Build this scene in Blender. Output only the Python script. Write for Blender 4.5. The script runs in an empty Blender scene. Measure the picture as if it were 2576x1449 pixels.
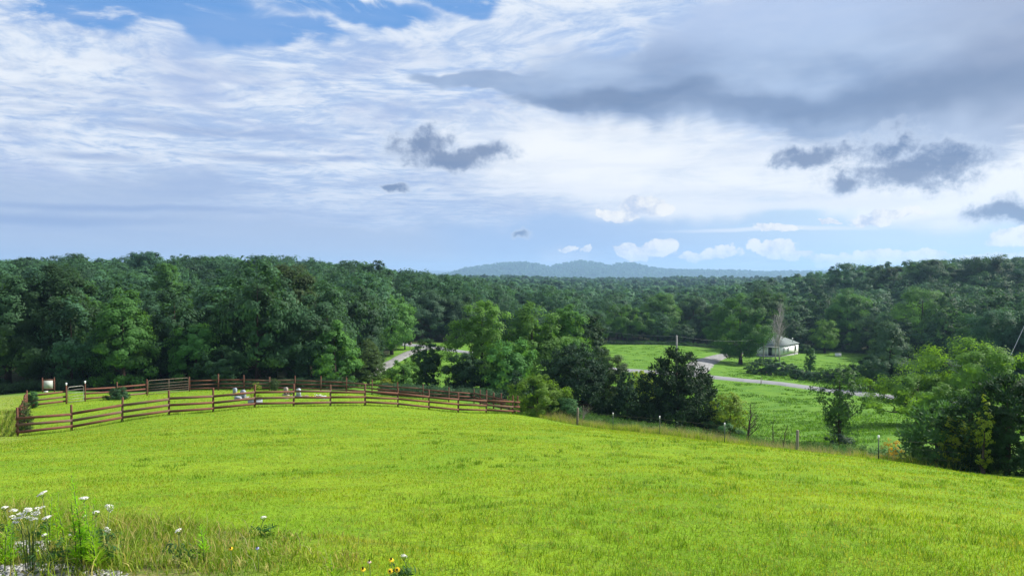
import bpy, math, random
import numpy as np

S = bpy.context.scene
COL = S.collection
RAD = math.radians

# ------------------------------------------------------------------ camera, sky, sun, exposure
FPX = 1839.0                      # focal length in units of a 2576 px wide picture
PITCH = math.atan(34.5 / FPX)     # the camera looks a touch below the horizon
cam_data = bpy.data.cameras.new('camera')
cam_data.sensor_width = 36.0
cam_data.lens = 18.0 / (1288.0 / FPX)
cam_data.clip_start = 0.05
cam_data.clip_end = 20000.0
cam = bpy.data.objects.new('camera', cam_data)
COL.objects.link(cam)
cam.location = (0, 0, 0)
cam.rotation_euler = (RAD(90) - PITCH, 0, 0)
S.camera = cam

SUN_EL, SUN_AZ = 42.0, 74.0       # degrees: elevation, and azimuth clockwise from straight ahead
S.view_settings.view_transform = 'Standard'
S.view_settings.look = 'None'
S.view_settings.gamma = 1.0
EXPO = 1.0
S.view_settings.exposure = EXPO
S.view_settings.use_curve_mapping = False
cy = S.cycles
cy.max_bounces = 6
cy.diffuse_bounces = 3
cy.glossy_bounces = 2
cy.transmission_bounces = 4
cy.volume_bounces = 0
cy.caustics_reflective = False
cy.caustics_refractive = False
cy.use_denoising = True
try:
    cy.denoiser = 'OPENIMAGEDENOISE'
    cy.denoising_input_passes = 'RGB_ALBEDO_NORMAL'
    cy.denoising_prefilter = 'ACCURATE'
except Exception:
    pass

sun = bpy.data.lights.new('sun', 'SUN')
sun.energy = 4.6
sun.angle = RAD(5.0)
sun.color = (1.0, 0.95, 0.84)
sun_o = bpy.data.objects.new('sun', sun)
COL.objects.link(sun_o)
sun_o.rotation_euler = (RAD(90 - SUN_EL), 0, RAD(180 - SUN_AZ))


def lin(r, g, b):
    f = lambda c: c / 12.92 if c <= 0.04045 else ((c + 0.055) / 1.055) ** 2.4
    return (f(r / 255), f(g / 255), f(b / 255), 1.0)


class NT:
    """a short hand for building node trees"""
    def __init__(self, tree):
        self.t = tree
        self.n = tree.nodes
        self.l = tree.links
        self.n.clear()

    def put(self, sock, v):
        if isinstance(v, bpy.types.NodeSocket):
            self.l.new(v, sock)
        elif v is not None:
            if hasattr(sock, 'default_value'):
                try:
                    sock.default_value = v
                except Exception:
                    sock.default_value = (v, v, v)

    def node(self, typ, **props):
        n = self.n.new(typ)
        for k, v in props.items():
            setattr(n, k, v)
        return n

    def math(self, op, a, b=None, c=None, clamp=False):
        n = self.node('ShaderNodeMath', operation=op, use_clamp=clamp)
        self.put(n.inputs[0], a)
        if b is not None: self.put(n.inputs[1], b)
        if c is not None: self.put(n.inputs[2], c)
        return n.outputs[0]

    def vec(self, op, a, b=None, scale=None):
        n = self.node('ShaderNodeVectorMath', operation=op)
        self.put(n.inputs[0], a)
        if b is not None: self.put(n.inputs[1], b)
        if scale is not None: self.put(n.inputs['Scale'], scale)
        return n.outputs['Value'] if op in ('LENGTH', 'DOT_PRODUCT') else n.outputs[0]

    def xyz(self, x, y, z=0.0):
        n = self.node('ShaderNodeCombineXYZ')
        for i, v in enumerate((x, y, z)): self.put(n.inputs[i], v)
        return n.outputs[0]

    def sep(self, v):
        n = self.node('ShaderNodeSeparateXYZ')
        self.put(n.inputs[0], v)
        return n.outputs

    def noise(self, v, scale, detail=4.0, rough=0.55, dist=0.0, col=False, lac=2.0):
        n = self.node('ShaderNodeTexNoise')
        if v is not None: self.put(n.inputs['Vector'], v)
        n.inputs['Scale'].default_value = scale
        n.inputs['Detail'].default_value = detail
        n.inputs['Roughness'].default_value = rough
        n.inputs['Lacunarity'].default_value = lac
        n.inputs['Distortion'].default_value = dist
        return n.outputs['Color'] if col else n.outputs[0]

    def step(self, v, a, b, o0=0.0, o1=1.0):
        n = self.node('ShaderNodeMapRange', interpolation_type='SMOOTHSTEP')
        self.put(n.inputs[0], v)
        for i, q in enumerate((a, b, o0, o1)): self.put(n.inputs[1 + i], q)
        return n.outputs[0]

    def mix(self, f, a, b, blend='MIX'):
        n = self.node('ShaderNodeMix', data_type='RGBA', blend_type=blend)
        self.put(n.inputs[0], f)
        self.put(n.inputs[6], a)
        self.put(n.inputs[7], b)
        return n.outputs[2]


# ---- the sky: Nishita air with layered cloud, laid out by compass direction and height above the horizon
W = bpy.data.worlds.new('World')
S.world = W
W.use_nodes = True
k = NT(W.node_tree)
BG_STRENGTH = 0.05
BG = BG_STRENGTH * 2 ** EXPO     # what one unit of world colour shows as, after exposure
sky = k.node('ShaderNodeTexSky', sky_type='NISHITA', sun_disc=False)
sky.sun_elevation = RAD(SUN_EL)
sky.sun_rotation = RAD(SUN_AZ)
sky.air_density = 1.0
sky.dust_density = 1.2
sky.ozone_density = 1.5
tc = k.node('ShaderNodeTexCoord').outputs['Generated']
dx, dy, dz = k.sep(tc)[0:3]
az = k.math('ARCTAN2', dx, dy)
el = k.math('ARCSINE', dz)
ae = k.xyz(az, el, 0.0)


def A(px, py):
    a = math.atan((px - 1288) / FPX)
    return a, math.atan((690 - py) / FPX * math.cos(a))


# plane coordinates of a cloud deck: gives the streaks their perspective
zc = k.math('ADD', k.math('MAXIMUM', dz, 0.0), 0.07)
deck = k.xyz(k.math('DIVIDE', dx, zc), k.math('DIVIDE', dy, zc), 0.0)
warp = k.vec('SUBTRACT', k.noise(deck, 0.9, 3, 0.5, col=True), (0.5, 0.5, 0.5))
deck_w = k.vec('ADD', deck, k.vec('SCALE', warp, scale=0.9))
stretch = k.vec('MULTIPLY', deck_w, (0.85, 1.25, 1.0))
n_big = k.noise(stretch, 0.7, 5, 0.55)
n_fine = k.noise(k.vec('MULTIPLY', deck_w, (1.0, 1.15, 1)), 4.6, 8, 0.66, 0.25)
n_streak = k.noise(k.vec('MULTIPLY', ae, (2.2, 16.0, 1.0)), 2.0, 5, 0.55, 0.3)
n_soft = k.noise(k.vec('MULTIPLY', ae, (1.0, 2.6, 1.0)), 4.0, 4, 0.5, 0.2)

aew = k.vec('ADD', ae, k.vec('SCALE', k.vec('SUBTRACT', k.noise(ae, 14.0, 5, 0.6, col=True), (0.5, 0.5, 0.5)), scale=0.05))
aew = k.vec('MULTIPLY', aew, (1, 1, 0))
aes = k.vec('ADD', ae, k.vec('SCALE', k.vec('SUBTRACT', k.noise(ae, 5.0, 4, 0.55, col=True), (0.5, 0.5, 0.5)), scale=0.14))
aes = k.vec('MULTIPLY', aes, (1, 1, 0))


def blobs(q, items):
    """highest of several elliptical fields: 1 at a centre, 0 at its rim. items: (px, py, half width, half height)"""
    out = None
    for (px, py, w, h) in items:
        a, e = A(px, py)
        v = k.vec('MULTIPLY', k.vec('SUBTRACT', q, (a, e, 0)), (FPX / w, FPX / h, 1))
        f = k.math('SUBTRACT', 1.0, k.vec('LENGTH', v))
        out = f if out is None else k.math('MAXIMUM', out, f)
    return out


def blend(base, col, fac):
    return k.mix(fac, base, tuple(c / BG for c in col[:3]) + (1.0,))


def blend_s(base, sock, fac):
    return k.mix(fac, base, sock)


def C10(r, g, b):
    c = lin(r, g, b)
    return tuple(x / BG for x in c[:3]) + (1.0,)


c = k.mix(0.86, sky.outputs[0], C10(104, 162, 230))          # clear blue
# air near the horizon: periwinkle on the left, pale cyan on the right
hor_col = k.mix(k.step(az, -0.15, 0.55), C10(164, 186, 222), C10(182, 209, 240))
c = blend_s(c, hor_col, k.step(el, 0.30, 0.10))
# high veil: broken everywhere but the blue gap up on the left
gap = blobs(aes, [(430, 25, 300, 85), (640, 95, 260, 52), (880, 30, 260, 52), (1160, -5, 170, 40), (250, 70, 160, 46)])
edge = k.step(gap, -0.02, 0.55)
mottle = k.noise(k.vec('MULTIPLY', deck_w, (1.0, 1.25, 1)), 7.5, 6, 0.62, 0.15)
cover = k.math('MULTIPLY_ADD', k.math('SUBTRACT', n_fine, 0.5), 1.5, 0.80)
cover = k.math('MULTIPLY_ADD', k.math('SUBTRACT', mottle, 0.5), 1.5, cover)
cover = k.math('MULTIPLY_ADD', k.math('SUBTRACT', n_big, 0.5), 0.7, cover)
cover = k.math('SUBTRACT', cover, k.math('MULTIPLY', edge, 0.50))
film = k.math('MULTIPLY_ADD', k.step(edge, 1.0, 0.0), 0.62, k.math('MULTIPLY', k.step(n_streak, 0.35, 0.65), 0.16))        # thin even film outside the gap
c = blend_s(c, C10(180, 201, 236), film)
veil = k.step(cover, 0.30, 1.0)
veil = k.math('MULTIPLY', veil, k.step(el, 0.03, 0.17, 0.30, 1.0))
veil_col = k.mix(k.step(n_big, 0.36, 0.62), C10(192, 211, 240), C10(230, 239, 251))
veil_col = k.mix(k.step(k.math('ADD', n_fine, k.math('MULTIPLY', mottle, 0.6)), 0.70, 1.02, 0.0, 0.55), veil_col, C10(246, 249, 254))
c = blend_s(c, veil_col, veil)
# broad grey-lavender shading within the veil
shade = k.math('MULTIPLY', k.step(k.noise(k.vec('MULTIPLY', ae, (1.3, 4.5, 1.0)), 3.2, 5, 0.6, 0.6), 0.48, 0.68), k.step(el, 0.34, 0.24))
c = blend_s(c, C10(172, 190, 228), k.math('MULTIPLY', shade, 0.62))
# soft grey-blue streaks through the lower middle of the sky
st = k.math('MULTIPLY', k.step(n_streak, 0.47, 0.66), k.step(el, 0.025, 0.07))
st = k.math('MULTIPLY', st, k.step(el, 0.34, 0.16))
lowl = blobs(aes, [(250, 600, 1150, 95), (150, 470, 520, 90), (900, 610, 900, 70)])
c = blend_s(c, C10(175, 193, 224), k.math('MULTIPLY', k.step(lowl, 0.0, 0.55), 0.82))
c = blend_s(c, C10(160, 182, 222), k.math('MULTIPLY', st, k.step(az, 0.25, -0.1, 0.12, 0.6)))
# the bright belt around the hidden sun
glow = blobs(aes, [(2250, 470, 1050, 190), (1500, 400, 560, 120), (2576, 380, 560, 300)])
gl = k.math('MULTIPLY', k.step(glow, 0.0, 0.75), k.step(n_streak, 0.72, 0.40, 0.55, 1.0))
c = blend_s(c, C10(249, 252, 255), k.math('MULTIPLY', gl, 0.97))
# pale cyan under the belt
lowr = blobs(aes, [(2050, 610, 900, 92), (1500, 590, 500, 80)])
c = blend_s(c, k.mix(k.step(az, 0.1, 0.5), C10(164, 193, 234), C10(196, 224, 246)), k.math('MULTIPLY', k.step(lowr, 0.0, 0.5), 0.85))
# thin bright bars
bar = blobs(k.vec('ADD', ae, k.vec('SCALE', k.vec('SUBTRACT', aes, ae), scale=0.12)),
            [(1500, 418, 300, 9), (1380, 466, 260, 10), (1500, 478, 420, 10), (1950, 577, 330, 8), (1950, 520, 520, 16)])
c = blend_s(c, C10(238, 243, 253), k.math('MULTIPLY', k.step(bar, 0.0, 0.8), 0.75))
dbar = blobs(k.vec('ADD', ae, k.vec('SCALE', k.vec('SUBTRACT', aes, ae), scale=0.15)),
             [(120, 548, 420, 18), (660, 400, 240, 16), (480, 330, 300, 18), (860, 400, 120, 12), (300, 520, 500, 12), (230, 390, 160, 14)])
c = blend_s(c, C10(146, 170, 214), k.math('MULTIPLY', k.step(dbar, 0.0, 0.9), 0.7))
# the great grey sheet at upper right
sheet = blobs(aes, [(1950, 195, 800, 150), (2420, 240, 620, 105), (1560, 255, 330, 62), (1280, 215, 230, 42), (2500, 150, 560, 210), (2200, 60, 700, 150), (1160, 205, 150, 22)])
sheet = k.math('ADD', sheet, k.math('MULTIPLY', k.math('SUBTRACT', n_soft, 0.5), 0.6))
sheet = k.math('ADD', sheet, k.math('MULTIPLY', k.math('SUBTRACT', n_fine, 0.5), 0.55))
sh_a = k.step(sheet, 0.02, 0.36)
sh_col = k.mix(k.step(n_soft, 0.34, 0.66), C10(126, 151, 190), C10(176, 197, 228))
sh_col = k.mix(k.step(el, 0.25, 0.34), sh_col, C10(182, 201, 234))
sh_col = k.mix(k.step(az, 0.42, 0.62, 0, 0.35), sh_col, C10(166, 172, 194))
dark = blobs(aes, [(1560, 265, 420, 48), (1950, 270, 560, 52), (2400, 250, 480, 60)])
sh_col = k.mix(k.math('MULTIPLY', k.step(dark, 0.0, 0.8), 0.7), sh_col, C10(100, 126, 166))
c = blend_s(c, sh_col, k.math('MULTIPLY', sh_a, 0.93))
# dark ragged cumulus against the light
fn = k.noise(k.vec('ADD', ae, k.vec('SCALE', k.vec('SUBTRACT', aew, ae), scale=0.5)), 40.0, 7, 0.70)
fn2 = k.noise(ae, 17.0, 5, 0.6)
rag = k.math('MULTIPLY_ADD', k.math('SUBTRACT', fn, 0.5), 1.5, k.math('MULTIPLY', k.math('SUBTRACT', fn2, 0.5), 0.9))
dcu = blobs(aew, [(1065, 365, 105, 62), (1130, 398, 175, 40), (1225, 388, 90, 30), (1000, 480, 46, 15),
                  (2230, 372, 115, 58), (2390, 400, 110, 62), (2290, 425, 200, 50), (2030, 388, 100, 36), (1985, 378, 50, 24),
                  (2130, 460, 55, 34), (2540, 535, 120, 34), (1310, 590, 32, 12)])
dcu = k.math('ADD', dcu, rag)
d_a = k.step(dcu, -0.10, 0.48)
d_col = k.mix(k.step(k.math('ADD', dcu, k.math('MULTIPLY', k.math('SUBTRACT', fn2, 0.5), 0.8)), 0.15, 0.80), C10(200, 213, 234), C10(108, 130, 168))
c = blend_s(c, d_col, k.math('MULTIPLY', d_a, 0.88))
# small white cumulus over the far hills
wcu = blobs(aew, [(1610, 522, 60, 28), (1560, 540, 70, 18), (1650, 535, 45, 18), (1590, 628, 58, 24), (1650, 615, 60, 22), (1810, 636, 48, 20), (1745, 640, 42, 14),
                  (1955, 630, 66, 26), (2010, 645, 45, 14), (2110, 655, 80, 16), (2200, 655, 120, 20), (2330, 655, 130, 18), (2460, 655, 120, 18),
                  (2195, 545, 52, 16), (2090, 555, 26, 8), (1960, 575, 60, 12), (2575, 600, 70, 22), (1430, 622, 30, 8), (1475, 628, 18, 5), (2260, 525, 70, 9)])
wcu2 = k.math('ADD', wcu, k.math('MULTIPLY', rag, 0.8))
w_a = k.step(wcu2, 0.02, 0.22)
w_col = k.mix(k.step(k.math('ADD', k.math('MULTIPLY', fn2, 0.5), k.math('MULTIPLY', fn, 0.6)), 0.42, 0.62), C10(200, 212, 236), C10(253, 252, 249))
c = blend_s(c, w_col, k.math('MULTIPLY', w_a, 0.96))
# below the horizon: only lights the scene from beneath the far rim
c = k.mix(k.step(el, -0.004, -0.03), c, C10(120, 140, 150))
bg = k.node('ShaderNodeBackground')
k.l.new(c, bg.inputs[0])
bg.inputs[1].default_value = BG_STRENGTH
out = k.node('ShaderNodeOutputWorld')
k.l.new(bg.outputs[0], out.inputs[0])
W.cycles.sampling_method = 'MANUAL'
W.cycles.sample_map_resolution = 512

# ------------------------------------------------------------------ geometry helpers
CP, SP = math.cos(PITCH), math.sin(PITCH)


def ray(px, py):
    """direction through a point of the 2576 x 1449 picture, scaled to y = 1"""
    u, v = (px - 1288) / FPX, (724.5 - py) / FPX
    y = CP + v * SP
    return np.array([u / y, 1.0, (v * CP - SP) / y])


def at(px, py, Y):
    return ray(px, py) * Y


def make_mesh(name, verts, faces, mat=None, attr=None, smooth=False):
    """faces: list of integer arrays (n x 3 or n x 4); attr: {name: per-face float array}"""
    verts = np.asarray(verts, dtype=np.float32)
    faces = [np.asarray(f, dtype=np.int32) for f in faces if len(f)]
    me = bpy.data.meshes.new(name)
    me.vertices.add(len(verts))
    me.vertices.foreach_set('co', verts.ravel())
    loops = np.concatenate([f.ravel() for f in faces])
    tot = np.concatenate([np.full(len(f), f.shape[1], dtype=np.int32) for f in faces])
    start = np.concatenate([[0], np.cumsum(tot)[:-1]]).astype(np.int32)
    me.loops.add(len(loops))
    me.loops.foreach_set('vertex_index', loops)
    me.polygons.add(len(tot))
    me.polygons.foreach_set('loop_start', start)
    me.polygons.foreach_set('loop_total', tot)
    if smooth:
        me.polygons.foreach_set('use_smooth', np.ones(len(tot), dtype=bool))
    if attr:
        for an, av in attr.items():
            dom = 'POINT' if len(av) == len(verts) and len(av) != len(tot) else 'FACE'
            a = me.attributes.new(an, 'FLOAT', dom)
            a.data.foreach_set('value', np.asarray(av, dtype=np.float32))
    me.update(calc_edges=True)
    me.validate()
    if mat: me.materials.append(mat)
    return me


def obj(name, me, parent=None, loc=None):
    o = bpy.data.objects.new(name, me)
    COL.objects.link(o)
    if parent: o.parent = parent
    if loc is not None: o.location = loc
    return o


def tag(o, label=None, cat=None, group=None, kind=None):
    if label: o['label'] = label
    if cat: o['category'] = cat
    if group: o['group'] = group
    if kind: o['kind'] = kind
    return o


def thing(name, label, cat, loc=(0, 0, 0), group=None, rz=0.0):
    o = bpy.data.objects.new(name, None)
    COL.objects.link(o)
    o.location = loc
    o.rotation_euler = (0, 0, rz)
    o.empty_display_size = 0.2
    return tag(o, label, cat, group)


class MB:
    """collects simple solids into one mesh"""
    def __init__(self):
        self.v, self.f, self.n = [], {}, 0

    def add(self, v, f):
        v = np.asarray(v, float)
        for face in f:
            self.f.setdefault(len(face), []).append([i + self.n for i in face])
        self.v.append(v)
        self.n += len(v)

    def box(self, c, s, rz=0.0, axis=None):
        x, y, z = (q / 2 for q in s)
        p = np.array([(-x, -y, -z), (x, -y, -z), (x, y, -z), (-x, y, -z), (-x, -y, z), (x, -y, z), (x, y, z), (-x, y, z)])
        if axis is not None:
            p = p @ np.asarray(axis)
        elif rz:
            cs, sn = math.cos(rz), math.sin(rz)
            p = p @ np.array([[cs, sn, 0], [-sn, cs, 0], [0, 0, 1]])
        self.add(p + np.asarray(c), [(0, 3, 2, 1), (4, 5, 6, 7), (0, 1, 5, 4), (1, 2, 6, 5), (2, 3, 7, 6), (3, 0, 4, 7)])

    def beam(self, a, b, w, h, up=(0, 0, 1)):
        """a board from a to b, w thick sideways, h tall"""
        a, b = np.asarray(a, float), np.asarray(b, float)
        d = b - a
        L = np.linalg.norm(d)
        d /= L
        s = np.cross(d, up)
        s /= np.linalg.norm(s)
        u = np.cross(s, d)
        self.box((a + b) / 2, (L, w, h), axis=np.array([d, s, u]))

    def tube(self, pts, rad, sides=6, cap=True):
        pts = np.asarray(pts, float)
        rad = np.broadcast_to(np.asarray(rad, float), (len(pts),))
        t = np.gradient(pts, axis=0)
        t /= np.linalg.norm(t, axis=1)[:, None] + 1e-9
        ref = np.array([0.0, 0, 1]) if abs(t[0][2]) < 0.9 else np.array([1.0, 0, 0])
        V = []
        for p, d, r in zip(pts, t, rad):
            a = np.cross(d, ref)
            a /= np.linalg.norm(a) + 1e-9
            b = np.cross(d, a)
            th = np.arange(sides) * 2 * math.pi / sides
            V.append(p + r * (np.cos(th)[:, None] * a + np.sin(th)[:, None] * b))
        V = np.concatenate(V)
        F = []
        for i in range(len(pts) - 1):
            for j in range(sides):
                q = (j + 1) % sides
                F.append((i * sides + j, i * sides + q, (i + 1) * sides + q, (i + 1) * sides + j))
        if cap:
            F.append(tuple(range(sides))[::-1])
            F.append(tuple((len(pts) - 1) * sides + j for j in range(sides)))
        self.add(V, F)

    def lathe(self, prof, c=(0, 0, 0), sides=12):
        """prof: (radius, z) pairs"""
        self.tube([(c[0], c[1], c[2] + z) for r, z in prof], [r for r, z in prof], sides)

    def mesh(self, name, mat, smooth=False):
        return make_mesh(name, np.concatenate(self.v), list(self.f.values()), mat, smooth=smooth)

    def build(self, name, mat, parent=None, smooth=False):
        return obj(name, self.mesh(name, mat, smooth), parent)


# ------------------------------------------------------------------ materials
def material(name, rough=0.8, spec=0.3):
    m = bpy.data.materials.new(name)
    m.use_nodes = True
    k = NT(m.node_tree)
    b = k.node('ShaderNodeBsdfPrincipled')
    b.inputs['Roughness'].default_value = rough
    b.inputs['Specular IOR Level'].default_value = spec
    o = k.node('ShaderNodeOutputMaterial')
    k.l.new(b.outputs[0], o.inputs[0])
    return m, k, b, o


def bump(k, b, h, strength=0.4, dist=0.02):
    n = k.node('ShaderNodeBump')
    n.inputs['Strength'].default_value = strength
    n.inputs['Distance'].default_value = dist
    k.put(n.inputs['Height'], h)
    k.l.new(n.outputs[0], b.inputs['Normal'])


def leaf_mat(name, col, trans=0.35, vary=0.35, yellow=1.0, hue=0.03, tcol=None, spec=0.10, rough=0.6):
    """foliage: leaf colour differing from leaf to leaf and from tree to tree, light shining through"""
    m, k, b, o = material(name, rough, spec)
    at_ = k.node('ShaderNodeAttribute', attribute_name='tint').outputs['Fac']
    rnd = k.node('ShaderNodeObjectInfo').outputs['Random']
    val = k.math('MULTIPLY', k.math('MULTIPLY_ADD', at_, vary * 2, 1 - vary), k.math('MULTIPLY_ADD', rnd, vary * 1.5, 1 - vary * 0.75))
    hs = k.node('ShaderNodeHueSaturation')
    k.put(hs.inputs['Hue'], k.math('MULTIPLY_ADD', k.math('SUBTRACT', k.math('FRACT', k.math('MULTIPLY', rnd, 7.31)), 0.5), hue, 0.5))
    hs.inputs['Saturation'].default_value = 1.0
    k.put(hs.inputs['Value'], val)
    hs.inputs['Color'].default_value = (*col, 1)
    k.l.new(hs.outputs[0], b.inputs['Base Color'])
    tr = k.node('ShaderNodeBsdfTranslucent')
    tcol = tcol or (col[0] * 1.7 * yellow, col[1] * 1.7, col[2] * 0.7)
    k.l.new(k.mix(1.0, (*tcol, 1), k.xyz(val, val, val), 'MULTIPLY'), tr.inputs[0])
    mx = k.node('ShaderNodeMixShader')
    mx.inputs[0].default_value = trans
    k.l.new(b.outputs[0], mx.inputs[1])
    k.l.new(tr.outputs[0], mx.inputs[2])
    k.l.new(mx.outputs[0], o.inputs[0])
    return m


def plain(name, col, rough=0.8, spec=0.3, var=0.25, scale=8.0, bumpy=0.0, col2=None, metallic=0.0):
    """a weathered one-colour surface"""
    m, k, b, o = material(name, rough, spec)
    pos = k.node('ShaderNodeNewGeometry').outputs['Position']
    n = k.noise(pos, scale, 6, 0.6)
    c2 = col2 or tuple(x * (1 - var) for x in col)
    k.l.new(k.mix(k.step(n, 0.35, 0.65), (*col, 1), (*c2, 1)), b.inputs['Base Color'])
    b.inputs['Metallic'].default_value = metallic
    if bumpy: bump(k, b, n, bumpy, 0.02)
    return m


M = {}
M['oak'] = leaf_mat('leaf_dark_green', (0.034, 0.080, 0.034), 0.34, 0.30)
M['mid'] = leaf_mat('leaf_mid_green', (0.048, 0.115, 0.038), 0.36, 0.30)
M['olive'] = leaf_mat('leaf_olive', (0.058, 0.098, 0.040), 0.34, 0.30)
M['bright'] = leaf_mat('leaf_bright_green', (0.080, 0.180, 0.034), 0.40, 0.30)
M['yellow'] = leaf_mat('leaf_yellow_green', (0.185, 0.250, 0.030), 0.42, 0.30)
M['sunny'] = leaf_mat('leaf_sunny_green', (0.120, 0.225, 0.034), 0.42, 0.30)  # sunlit brightness put into the leaf colour, as the sun's angle leaves these dark
M['willow'] = leaf_mat('leaf_pale_willow', (0.135, 0.200, 0.032), 0.40, 0.30)
M['gold'] = leaf_mat('leaf_golden', (0.30, 0.20, 0.025), 0.35, 0.35)
M['young'] = leaf_mat('needle_young_pine', (0.052, 0.125, 0.045), 0.28, 0.3)
M['cedar'] = leaf_mat('needle_cedar', (0.024, 0.055, 0.028), 0.18, 0.35)
M['pine'] = leaf_mat('needle_pine', (0.030, 0.074, 0.034), 0.22, 0.35)
M['slate'] = leaf_mat('leaf_grey_green', (0.044, 0.092, 0.048), 0.30, 0.30)
M['forest'] = leaf_mat('leaf_forest', (0.038, 0.092, 0.043), 0.30, 0.50, hue=0.03)
M['clump'] = leaf_mat('leaf_fresh_green', (0.070, 0.168, 0.042), 0.38, 0.30)
M['lit'] = leaf_mat('leaf_light_green', (0.088, 0.195, 0.042), 0.40, 0.30)
M['teal'] = leaf_mat('leaf_teal_green', (0.036, 0.094, 0.050), 0.30, 0.30)
M['dead_wood'] = plain('bleached_wood', (0.40, 0.37, 0.36), 0.95, 0.1, 0.3, 9.0, 0.4)
M['bark'] = plain('bark', (0.075, 0.060, 0.048), 0.95, 0.1, 0.5, 9.0, 0.6)
M['pale_bark'] = plain('pale_bark', (0.24, 0.21, 0.19), 0.95, 0.1, 0.4, 9.0, 0.5)
M['stem'] = plain('green_stem', (0.10, 0.16, 0.04), 0.7, 0.2)
M['dry_stem'] = plain('dry_stem', (0.30, 0.24, 0.13), 0.8, 0.2)

# ------------------------------------------------------------------ terrain: a height field fitted through surveyed points
rng = np.random.default_rng(7)
FX0, FY0, FDX, FDY = -0.6786 * 38.4, 38.4, 0.05232 * 38.4, 0.0362 * 38.4      # front fence: first post and step
front_base = [1097, 1085, 1063, 1045, 1036, 1025, 1022, 1022, 1021, 1024, 1031, 1037, 1039, 1042]
front_px = [40, 172, 298, 418, 531, 637, 737, 827, 917, 1000, 1079, 1152, 1220, 1290]
ctrl = []


def cp(px, py, Y):
    p = at(px, py, Y)
    ctrl.append((p[0], p[1], p[2]))


for i in range(14):
    cp(front_px[i], front_base[i], FY0 + i * FDY)
for px, py, Y in [
    # lawn at one's feet and down the slope
    (0, 1449, 4.8), (650, 1449, 4.8), (1288, 1449, 4.8), (1930, 1449, 4.8), (2576, 1449, 4.7),
    (0, 1215, 11), (640, 1212, 11), (1288, 1205, 11), (1930, 1215, 11), (2576, 1265, 10.5),
    (0, 1120, 24), (400, 1098, 24), (900, 1090, 24), (1400, 1092, 24), (1900, 1125, 23), (2300, 1170, 22), (2576, 1215, 20),
    (1453, 1070, 55), (1661, 1093, 48), (1825, 1117, 43), (2008, 1146, 38), (2214, 1163, 33), (2400, 1184, 29.5), (2576, 1201, 27),
    # grave plot
    (65, 1030, 55), (164, 1016, 57), (212, 1010, 58.5), (371, 995, 64.3), (474, 985, 68.5), (548, 982, 69.5), (683, 982, 69.5), (808, 984, 69.5),
    (924, 992, 69.5), (980, 998, 69.5), (1110, 1008, 70), (640, 998, 56), (420, 1012, 54), (850, 1000, 60), (1000, 1008, 60),
    # woods edge on the left
    (122, 986, 75), (0, 990, 80), (300, 984, 82), (640, 980, 82), (860, 978, 84), (-200, 1000, 78), (-300, 1060, 50), (-300, 1130, 30),
    # valley with the lane
    (935, 940, 112), (1030, 887, 150), (1100, 875, 165), (1160, 880, 165), (1130, 955, 95), (1130, 990, 82), (1000, 985, 85), (1290, 905, 150), (1300, 1008, 82), (1450, 1030, 76),
    # meadow, road, field, house
    (1600, 1060, 75), (1760, 1082, 72), (1900, 1085, 72), (2000, 1015, 103), (2100, 1105, 60), (2300, 1085, 64), (2400, 1045, 84), (1850, 1020, 103), (1900, 1115, 58), (2050, 1140, 48),
    (1450, 925, 150), (1575, 932, 150), (1780, 948, 140), (1950, 964, 131), (2080, 980, 123), (2200, 995, 113), (2430, 1018, 99), (2576, 1040, 88), (2450, 1130, 48), (2576, 1140, 42),
    (1530, 867, 215), (1680, 870, 215), (1830, 884, 212), (1700, 905, 170), (1860, 916, 178), (1975, 897, 195), (2080, 894, 205), (2190, 894, 210), (2100, 945, 152), (1950, 945, 150), (2300, 920, 165), (2500, 960, 130),
]:
    cp(px, py, Y)
for px, z, Y in [
    (0, -14, 160), (450, -15, 160), (850, -16.5, 165), (-300, -12, 160), (0, -9, 310), (400, -8, 330), (800, -9.5, 310), (1000, -14, 300), (-400, -8.5, 300),
    (1288, -21, 300), (1288, -20, 600), (900, -13, 600), (200, -13, 600), (1600, -24, 262), (1750, -25, 400), (1600, -26, 900), (1500, -21, 1500), (2000, -26, 1500),
    (2200, -22.5, 262), (2100, -16.5, 350), (2350, -12, 350), (2576, -11, 330), (1960, -18, 450), (2576, -21, 215), (2400, -9, 600), (2900, -9, 330), (2900, -17, 180), (2900, -12, 60), (2900, -22, 1500),
    (600, -22, 1500), (1288, -32, 3000), (2300, -32, 3000), (200, -32, 3000), (1288, -32, 9000), (2500, -32, 9000), (0, -32, 9000), (3400, -30, 3000), (-800, -30, 3000),
]:
    p = at(px, 690, Y)
    ctrl.append((p[0], Y, z))
for x, y, z in [(0, 0, -1.7), (4, 0, -1.75), (-4, 0, -1.65), (0, -8, -1.6), (9, -6, -1.7), (-9, -6, -1.6), (14, 6, -3.2), (-14, 6, -2.6), (30, 18, -9), (-34, 20, -6.5), (30, 0, -7), (-30, 0, -3), (0, -13, -1.6)]:
    ctrl.append((x, y, z))
ctrl = np.array(ctrl)
Y_OFF = 15.0


def to_uv(X, Y):
    Yp = np.maximum(Y + Y_OFF, 1.0)
    return np.stack([2.2 * np.clip(X / Yp, -2.2, 2.2), np.log(Yp)], -1)


_cuv = to_uv(ctrl[:, 0], ctrl[:, 1])
_cval = ctrl[:, 2] / (ctrl[:, 1] + Y_OFF)


def tps(r2):
    return 0.5 * r2 * np.log(r2 + 1e-12)


_n = len(ctrl)
_r2 = ((_cuv[:, None] - _cuv[None]) ** 2).sum(-1)
_K = tps(_r2) + np.eye(_n) * 2e-4
_P = np.concatenate([np.ones((_n, 1)), _cuv], 1)
_Amat = np.block([[_K, _P], [_P.T, np.zeros((3, 3))]])
_w = np.linalg.solve(_Amat, np.concatenate([_cval, np.zeros(3)]))


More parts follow.
